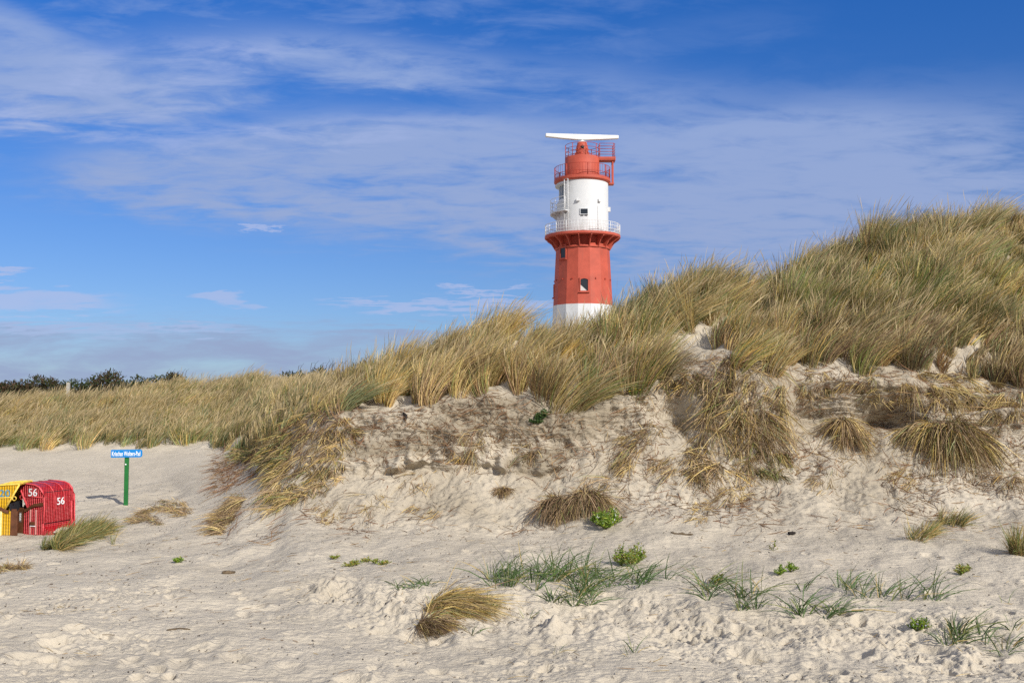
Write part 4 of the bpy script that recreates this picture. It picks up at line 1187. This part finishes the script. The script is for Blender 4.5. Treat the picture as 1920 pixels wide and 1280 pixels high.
clump('tussock', 'right one of two sparse olive tufts under the big round tussock', 'grass clump',
      [mop_at(x, y, 130, .17, (.3, .62), .9, .4, .15, [.25,.2,.3,.1,.1,.15,.1], 363 + i, width=.012, wind=(.3, 0, 0), toward=(.2, 0, 0)) for i, (x, y) in enumerate([(1768,985),(1782,982),(1795,986)])], M_BLADE, at=(1782, 985))
clump('tussock', 'fine green grass stems beside the sand hump near the red chair', 'grass clump',
      [mop_at(212, 1020, 22, .06, (.3, .6), 1.3, .25, .1, GREENW, 366, width=.010, wind=(.1, 0, 0), toward=(0, 0, 0))], M_BLADE, at=(212, 1020))
clump('dead_grass_mat', 'olive and straw grass drooping over the left flank of the near dune', 'dead grass',
      [drape([(492,790),(550,780),(548,860),(520,900),(498,900)], 1700, (.4, 1.0), [.3,.2,.22,.1,.12,.05,.15], 309, .018, .7, .5),
       drape([(440,835),(480,835),(482,862),(445,860)], 700, (.4, .9), [.15,.12,.3,.15,.1,.2,.1], 310, .02, .7, .5)], at=(515, 880))
# wisps and smaller hanks on the scarp, one hank each
hanks = [(880,828,300,'brown'),(985,850,260,'brown'),(1180,832,300,'brown'),(1165,870,200,'straw'),(1375,930,260,'straw'),(1310,960,180,'straw'),(870,862,150,'straw'),(1600,722,200,'straw'),
         (1690,738,170,'straw'),(1880,760,520,'straw'),(1850,800,300,'brown'),(1895,905,260,'brown'),(1520,738,300,'brown'),(780,905,130,'brown'),(800,965,130,'brown'),(1245,880,220,'brown'),(1225,812,240,'brown'),(700,945,120,'straw'),(610,960,200,'straw'),(1540,905,120,'brown'),(1690,900,160,'straw'),(1115,905,150,'brown')]
where = {0:'left end of the grey ledge',1:'middle of the grey ledge',2:'right end of the ledges',3:'slope under the right ledges',4:'foot of the wide straw mat',5:'bare slope left of the wide mat foot',
         6:'slope just under the left ledge',7:'lip over the small fan tussock',8:'lip over the dark hollow',9:'right edge under the grass',10:'right of the big round tussock',11:'right edge low on the slope',
         12:'lip right of the wide straw mat',13:'slope under the left scarp corner',14:'lower left slope among the roots',15:'slope left of the wide straw mat',16:'scarp edge left of the wide mat top',17:'slope under the left brown mat corner',18:'slope right of the narrow straw strip',19:'slope below the small fan tussock',20:'slope left under the big round tussock',21:'slope above the double tussock'}
for i, (x, y, n, kd) in enumerate(hanks):
    pr = [(x - 28, y - 16), (x + 26, y - 24), (x + 30, y + 8), (x - 10, y + 20)]
    clump('dead_grass_hank', f"{kd} hank of dry grass hanging on the {where[i]}", 'dead grass',
          [drape(pr, int(n * .8), (.2, .55) if i in (7, 8, 12) else (.35, 1.15), DEADW if kd == 'brown' else [.5,.2,0,0,0,.1,.4], 400 + i, .013, .22, .35, 1.0, .18, side=(-.45, 0, 0))], at=(x, y), group='hanks of dead grass on the scarp')

# lyme grass: broad blue-green leaves in the foreground
L_COL = np.array([[.070, .130, .030], [.10, .165, .055], [.15, .20, .10], [.05, .095, .020], [.19, .21, .07]])
def lyme(pts_, n, Lr, seed, wmul=1.0, flat=.45, windx=.15):
    g = np.random.default_rng(seed); out_ = []
    for (x, y) in pts_:
        p, nn = hit(x, y)
        a = g.uniform(0, 2 * math.pi, n); k_ = g.uniform(.15, 1.0, n) * flat
        base = p + np.stack([np.cos(a), np.sin(a) * .8, np.zeros(n)], -1) * (g.uniform(0, .10, n))[:, None] - np.array([0, 0, .02])
        dv = np.stack([np.cos(a) * k_ * 1.6 + windx * .4, np.sin(a) * k_, g.uniform(.45, 1.0, n)], -1); dv /= np.linalg.norm(dv, axis=1)[:, None]
        L = g.uniform(*Lr, n)
        bend = np.stack([dv[:, 0] * .5 + windx, dv[:, 1] * .3, -g.uniform(.15, .62, n)], -1)
        col = L_COL[g.integers(0, len(L_COL), n)] * g.uniform(.75, 1.25, n)[:, None]
        yel = g.random(n) < .08; col[yel] = C_STRAW
        out_.append(blades(base, dv, L, bend, .021 * wmul * g.uniform(.6, 1.2, n), col, np.array([.8, 1, .85, .5, .05]), jitter_rng=g))
    return out_
gq = np.random.default_rng(77)
def scat(x0, x1, y0, y1, n):
    return list(zip(gq.uniform(x0, x1, n), gq.uniform(y0, y1, n)))
def lg(label, parts, at): clump('lyme_grass', label, 'grass clump', parts, M_LEAF, at=at, group='blue-green dune grass in the foreground sand')
lg('widest blue-green grass patch with long arching leaves, centre of the foreground', lyme(scat(995, 1125, 1076, 1114, 18), 10, (.5, 1.2), 501, 1.0, .55) + lyme(scat(925, 1000, 1080, 1105, 8), 7, (.5, 1.1), 500, 1.0, .5) + lyme(scat(1125, 1195, 1080, 1108, 7), 6, (.4, 1.0), 499, 1.0, .5) + lyme(scat(1000, 1110, 1100, 1138, 9), 14, (.35, .6), 502) + lyme(scat(890, 960, 1085, 1100, 7), 9, (.5, .9), 503) + lyme(scat(1180, 1250, 1085, 1105, 6), 7, (.4, .9), 504), (1060, 1100))
lg('low dense clump of blue-green grass right of the widest patch', lyme(scat(1320, 1430, 1098, 1125, 12), 8, (.4, 1.0), 505, 1.0, .6) + lyme(scat(1380, 1420, 1130, 1146, 4), 10, (.3, .6), 506), (1380, 1110))
lg('low spreading clump of dark green grass on the front sand ridge at right', lyme(scat(1490, 1580, 1140, 1160, 9), 8, (.4, 1.0), 507, 1.0, .7), (1535, 1150))
lg('open row of thin upright green leaves across the right sand', lyme(scat(1500, 1600, 1098, 1112, 6), 6, (.4, .85), 508, 1, .35) + lyme(scat(1600, 1660, 1105, 1125, 5), 7, (.35, .7), 511, 1, .4), (1580, 1105))
lg('group of tall thin green leaves above the right end of the front ridge', lyme(scat(1660, 1760, 1110, 1130, 8), 5, (.45, 1.0), 509, 1, .35), (1720, 1120))
lg('sprawling green grass with long bent leaves near the right bottom corner', lyme(scat(1770, 1850, 1180, 1212, 7), 9, (.35, .75), 510) + lyme(scat(1840, 1900, 1170, 1235, 6), 6, (.35, .7), 512), (1800, 1200))
lg('short flat green grass on the sand crest left of the golden tussock', lyme(scat(735, 815, 1093, 1105, 8), 9, (.2, .42), 513, .8, .9) , (770, 1100))
lg('few small green leaves beneath the golden tussock tips', lyme([(905, 1130), (915, 1140), (885, 1190)], 8, (.2, .4), 514, .8), (905, 1135))
lg('thin yellow-green sprouts in the trampled sand below the widest patch', lyme([(1040, 1222), (1178, 1226), (1190, 1222), (990, 1160)], 6, (.2, .42), 515, .7), (1110, 1225))
lg('lone upright green leaf at the right above the sprawling grass', lyme([(1884, 1130)], 4, (.35, .55), 516, .9, .15), (1884, 1130))

# bright green sea rocket and other small herbs
def herb(pts_, rad, h, n, seed, cols, leaf=.035, flowers=None):
    g = np.random.default_rng(seed); out_ = []
    for (x, y) in pts_:
        p, nn = hit(x, y)
        m_ = n // 8
        a = g.uniform(0, 2 * math.pi, m_); k_ = np.sqrt(g.random(m_))
        tip = p + np.stack([np.cos(a) * k_ * rad, np.sin(a) * k_ * rad, h * (1.15 - .7 * k_ ** 2) * g.uniform(.6, 1.1, m_)], -1)
        base = np.repeat(p[None], m_, 0)
        L = np.linalg.norm(tip - base, axis=1); dv = (tip - base) / L[:, None]
        out_.append(blades(base, dv, L, g.normal(0, .05, (m_, 3)), np.full(m_, .008), np.repeat(np.array([[.16, .19, .05]]), m_, 0), np.array([1, 1, .9, .8, .5]), jitter_rng=g))
        si = g.integers(0, m_, n); tt_ = g.uniform(.35, 1.0, n)
        b2 = base[si] + dv[si] * (L[si] * tt_)[:, None]
        d2 = g.normal(0, 1, (n, 3)); d2[:, 2] = np.abs(d2[:, 2]) * .8 + .1; d2 /= np.linalg.norm(d2, axis=1)[:, None]
        c2 = np.array(cols)[g.integers(0, len(cols), n)] * g.uniform(.7, 1.3, n)[:, None]
        if flowers is not None:
            fm = g.random(n) < flowers[0]; fm &= tt_ > .8
            c2[fm] = np.array(flowers[1])
        out_.append(blades(b2, d2, g.uniform(.6, 1.3, n) * leaf * 1.6, g.normal(0, .2, (n, 3)), g.uniform(.5, 1.1, n) * leaf, c2, np.array([.4, 1, .9, .6, .1]), jitter_rng=g))
    return out_
ROCK = [(.17, .28, .03), (.22, .33, .035), (.12, .22, .03), (.30, .34, .05)]
ROCKY = [(.28, .27, .06), (.20, .27, .05), (.30, .22, .05), (.22, .30, .05)]
def hb(label, parts, at): clump('sea_rocket', label, 'plant', parts, M_LEAF, at=at, group='small green beach plants')
hb('bright green bushy plant at the right side of the double brown tussock', herb([(1135, 992), (1125, 985), (1148, 985)], .30, .42, 700, 521, ROCK, .035, (.10, (.75, .75, .72))), (1135, 990))
hb('yellowish green plant rising behind the widest blue-green grass patch', herb([(1180, 1062), (1195, 1056), (1165, 1060)], .24, .42, 420, 522, ROCK[:2] + ROCKY, .03, (.05, (.6, .5, .6))), (1180, 1062))
hb('flat yellow-green plants creeping on the sand crest left of the golden tussock', herb([(626, 1048), (655, 1062), (668, 1058), (685, 1053), (705, 1056), (720, 1058)], .20, .10, 140, 523, ROCKY, .025), (670, 1058))
hb('tiny bright green plant alone on the smooth sand at left', herb([(330, 1055), (338, 1054)], .13, .12, 110, 524, ROCK, .028), (333, 1055))
hb('small green plant on smooth sand above the right low grass clump', herb([(1463, 1078), (1482, 1072)], .17, .20, 190, 525, ROCK, .028), (1465, 1078))
hb('small olive plant on the far right sand', herb([(1808, 1072), (1802, 1078)], .15, .20, 170, 526, ROCKY, .026), (1808, 1072))
hb('green plant with pale lilac flowers on the front ridge at right', herb([(1718, 1182), (1730, 1178)], .15, .18, 220, 527, ROCK, .026, (.14, (.6, .55, .72))), (1720, 1180))
hb('yellow-green plant behind the low dense grass clump', herb([(1340, 1095), (1350, 1092)], .14, .16, 170, 528, ROCKY, .024), (1342, 1095))
hb('dark green leafy sprig under the middle grass tuft on the scarp top', herb([(1012, 788), (1020, 782), (1006, 795)], .24, .22, 190, 529, [(.04, .085, .025), (.06, .11, .03)], .045), (1012, 788))
hb('yellow flowering plant at the grass edge below the lighthouse', herb([(1185, 742), (1200, 735), (1192, 730)], .30, .40, 260, 530, [(.10, .15, .03), (.14, .17, .04)], .03, (.28, (.75, .58, .02))), (1190, 738))
hb('small brown and green sprig on the right slope', herb([(1450, 1032)], .12, .24, 90, 531, ROCKY + [(.25, .14, .07)], .022), (1450, 1032))

# litter: roots, twigs, straw and wrack
def ground_litter(name, label, cat, nlit, seed, sampler, Lr, width, cols, curl=.5, down=.0):
    g = np.random.default_rng(seed)
    p, nn = sampler(g, nlit); n = len(p)
    t1 = g.normal(size=(n, 3)); t1[:, 0] *= 1.0
    dn = np.array([0, 0, -1.0]) + nn * nn[:, 2:3]; dn /= np.linalg.norm(dn, axis=1)[:, None] + 1e-6
    t1 = t1 - nn * (t1 * nn).sum(1)[:, None]; t1 /= np.linalg.norm(t1, axis=1)[:, None] + 1e-6
    dv = t1 * (1 - down) + (dn + np.array([-.55, 0, 0])) * down + nn * g.uniform(.0, .10, n)[:, None]
    dv /= np.linalg.norm(dv, axis=1)[:, None]
    lat = np.cross(nn, dv)
    bend = lat * (g.normal(0, curl, n))[:, None] - nn * .05
    c = np.array(cols)[g.integers(0, len(cols), n)] * g.uniform(.7, 1.3, n)[:, None]
    v, q, cc = blades(p + nn * .02, dv, g.uniform(*Lr, n) * g.uniform(.4, 1.0, n), bend, width * g.uniform(.5, 1.4, n), c, np.array([.8, 1, .9, .7, .3]), jitter_rng=g)
    o = link(name, np_mesh(name, v, q, M_DEAD, color=cc)); return tag(o, label, cat, kind='stuff')
def smp(s0, s1, px0, px1, clusters=0.0, seed=0, thr=0.0, fade=0.0):
    def f(g, n):
        p, nn, s, r, c = sample(s0, s1, n * 4, seed)
        px, py = project(p); ok = (px > px0) & (px < px1)
        if fade: ok &= g.random(len(p)) < sstep(s + .45 * pnoise(p * .6 + 3), s0 + .15, s0 + fade) ** 1.3
        if clusters: ok &= pnoise(p * clusters + seed) + .25 * g.normal(size=len(p)) > thr
        i = np.flatnonzero(ok)[:n]; return p[i], nn[i]
    return f
BR = [(.20, .11, .055), (.14, .08, .045), (.30, .19, .09), (.25, .13, .07)]
ground_litter('root_litter', 'thin brown roots and twigs strewn over the bare dune slope', 'roots', 15000, 601, smp(3.5, 6.15, 400, 1960, .45, 31, -.06, 1.05), (.15, .85), .016, BR, .7, .35)
ground_litter('straw_litter', 'dry straw stalks scattered on the dune slope', 'straw', 7000, 602, smp(3.8, 6.3, 1130, 1960, .5, 32, -.07, 1.0), (.2, .9), .014, [(.42, .31, .15), (.36, .26, .13), (.28, .18, .09)], .35, .45)
ground_litter('straw_litter', 'dry straw and stems scattered over the beach sand', 'straw', 800, 603, smp(1.2, 4.2, -60, 1980, .5, 33, .05), (.08, .4), .010, [(.46, .35, .18), (.30, .20, .10), (.20, .14, .09)], .5)
ground_litter('wrack_litter', 'small dark crumbs of seaweed and wood on the sand', 'debris', 3000, 604, smp(1.0, 5.2, -100, 2000, .7, 34, -.1), (.02, .07), .018, [(.10, .075, .05), (.16, .12, .085), (.06, .045, .035)], .5)
# a piece of driftwood and a dark lump
def stick(name, label, cat, a, b, r, mat, seed):
    p0, n0 = hit(*a); p1, n1 = hit(*b)
    g = np.random.default_rng(seed); mid_ = []
    for t in np.linspace(0, 1, 7):
        q = p0 * (1 - t) + p1 * t; z = drop(q[0], q[1])[2]
        mid_.append(Vector((q[0], q[1] , z + r * .5)) + Vector(g.normal(0, r * .3, 3)) - Vector(p0))
    o = MB().tube(mid_, [r * x for x in (.5, .9, 1.0, 1.1, .95, .8, .4)], 7).build(name, mat, None, tuple(float(x) for x in p0))
    return tag(o, label, cat)
M_DRIFT = paint('driftwood', (0.13, 0.095, 0.06), 0.85, 0.35, 18.0, 0.2, bump=0.5)
M_CHAR = paint('dark_wood', (0.025, 0.02, 0.018), 0.85, 0.3, 18.0, 0.2, bump=0.5)
stick('driftwood', 'flat brown piece of driftwood on the smooth sand at left', 'driftwood', (416, 1075), (442, 1073), .045, M_DRIFT, 1)
stick('driftwood', 'short black lump of wood on the right slope', 'driftwood', (1481, 1003), (1491, 1000), .05, M_CHAR, 2)
stick('driftwood', 'thin brown stick lying in the trampled sand at bottom left', 'driftwood', (312, 1181), (356, 1180), .018, M_DRIFT, 3)
stick('driftwood', 'dark forked root lying right of the bright green plant', 'root', (1258, 999), (1300, 1002), .03, M_DRIFT, 4)
stick('driftwood', 'dark cluster of seaweed at the grass edge above the left scarp', 'debris', (757, 776), (762, 790), .05, M_CHAR, 5)

# ------------------------------------------------------------------ shrubs and post behind the back dune
M_BARK = paint('bark', (0.08, 0.055, 0.04), 0.9, 0.3, 8.0)
def shrub(pxc, py_top, w_px, h_px, D, seed, cols, label, n=1500, sticks=0):
    g = np.random.default_rng(seed)
    top_ = P(pxc, py_top, D); h = h_px * D / F + 1.3; w_ = w_px * D / F / 2
    root = empty('shrub', (float(top_[0]), D, float(top_[2] - h)))
    tag(root, label, 'shrub', 'dark shrubs behind the back dune')
    n = int(n * 1.8); nb = max(6, int(w_ * 5)); bx = (np.linspace(-.92, .92, nb) + g.normal(0, .05, nb)) * w_; bz = h * (1 - .45 * (np.abs(bx) / w_) ** 2) * g.uniform(.55, .84, nb); br = g.uniform(.35, .6, nb) * min(1.0, w_) + .10
    k_ = g.integers(0, nb, n); dr = g.normal(size=(n, 3)); dr /= np.linalg.norm(dr, axis=1)[:, None]
    rr_ = br[k_] * g.uniform(.45, 1.12, n)
    b0 = np.stack([bx[k_], g.normal(0, .4, n), bz[k_]], -1) + dr * rr_[:, None]
    d2 = dr + g.normal(0, .5, (n, 3)); d2[:, 2] += .35; d2 /= np.linalg.norm(d2, axis=1)[:, None]
    c = np.array(cols)[g.integers(0, len(cols), n)] * g.uniform(.6, 1.4, n)[:, None]
    v, q, cc = blades(b0, d2, g.uniform(.12, .26, n), g.normal(0, .2, (n, 3)), g.uniform(.05, .10, n), c, np.array([.5, 1, .9, .6, .1]), jitter_rng=g)
    link('crown', np_mesh('crown', v, q, M_LEAF, color=cc), root)
    st = MB()
    for i in range(nb):
        st.tube([(bx[i] * .25, 0, 0), (bx[i] * .6, g.normal(0, .1), bz[i] * .5), (bx[i], 0, bz[i] + br[i] * .6)], [.05, .035, .012], 5)
    for i in range(sticks):
        x_ = g.uniform(-1, 1) * w_; st.tube([(x_, 0, h * .6), (x_ + .2, 0, h + g.uniform(.05, .3)), (x_ + .42, 0, h + g.uniform(.2, .45))], [.02, .014, .008], 4)
    st.build('stem', M_BARK, root)
DARK = [(.05, .055, .02), (.075, .055, .03), (.10, .06, .035), (.045, .06, .022)]
DGRN = [(.04, .06, .02), (.06, .08, .025), (.05, .05, .02)]
shrub(20, 711, 100, 36, 72, 701, DARK, 'dark brown shrub at the far left edge behind the grass', 2200)
shrub(80, 704, 120, 40, 73, 702, DARK, 'broadest dark brown and green shrub, left of the pale post', 3000)
shrub(140, 711, 60, 24, 75, 703, DGRN, 'low dark green shrub just right of the pale post', 900)
shrub(172, 706, 34, 22, 76, 704, DGRN, 'small dark green shrub between the low shrub and the round shrub', 600)
shrub(205, 701, 50, 24, 74, 705, DARK, 'round brown-green shrub standing above the grass', 1100)
shrub(255, 707, 44, 16, 76, 706, DGRN, 'small dark shrub tip, first of the three right of the round shrub', 600)
shrub(290, 705, 52, 18, 75, 707, DGRN, 'dark green shrub tip, middle of the three right of the round shrub', 900)
shrub(328, 700, 40, 20, 77, 708, DARK, 'spiky twiggy shrub, last of the three right of the round shrub', 700, 5)
shrub(556, 692, 60, 22, 66, 709, DGRN, 'low dark shrub at the left of the dip before the near dune', 1000, 3)
shrub(618, 688, 84, 24, 64, 710, DARK + DGRN, 'dark shrub with dead flower stalks in the dip before the near dune', 1500, 14)
shrub(690, 680, 64, 26, 60, 711, DARK + DGRN, 'dark shrub with dry stalks touching the left end of the near dune grass', 1400, 9)
pw = P(128, 717.5, 66.0); mw_ = 66.0 / F
mb = MB(); mb.box(-2.6 * mw_, 2.6 * mw_, -.09, .09, -1.6, 0); mb.box(-2.8 * mw_, 2.8 * mw_, -.1, .1, 0, .03)
po_ = mb.build('marker_post', paint('weathered_wood', (0.42, 0.40, 0.36), 0.85, 0.2, 6.0), None, tuple(float(x) for x in pw))
tag(po_, 'pale weathered square post sticking out of the back dune grass', 'post')
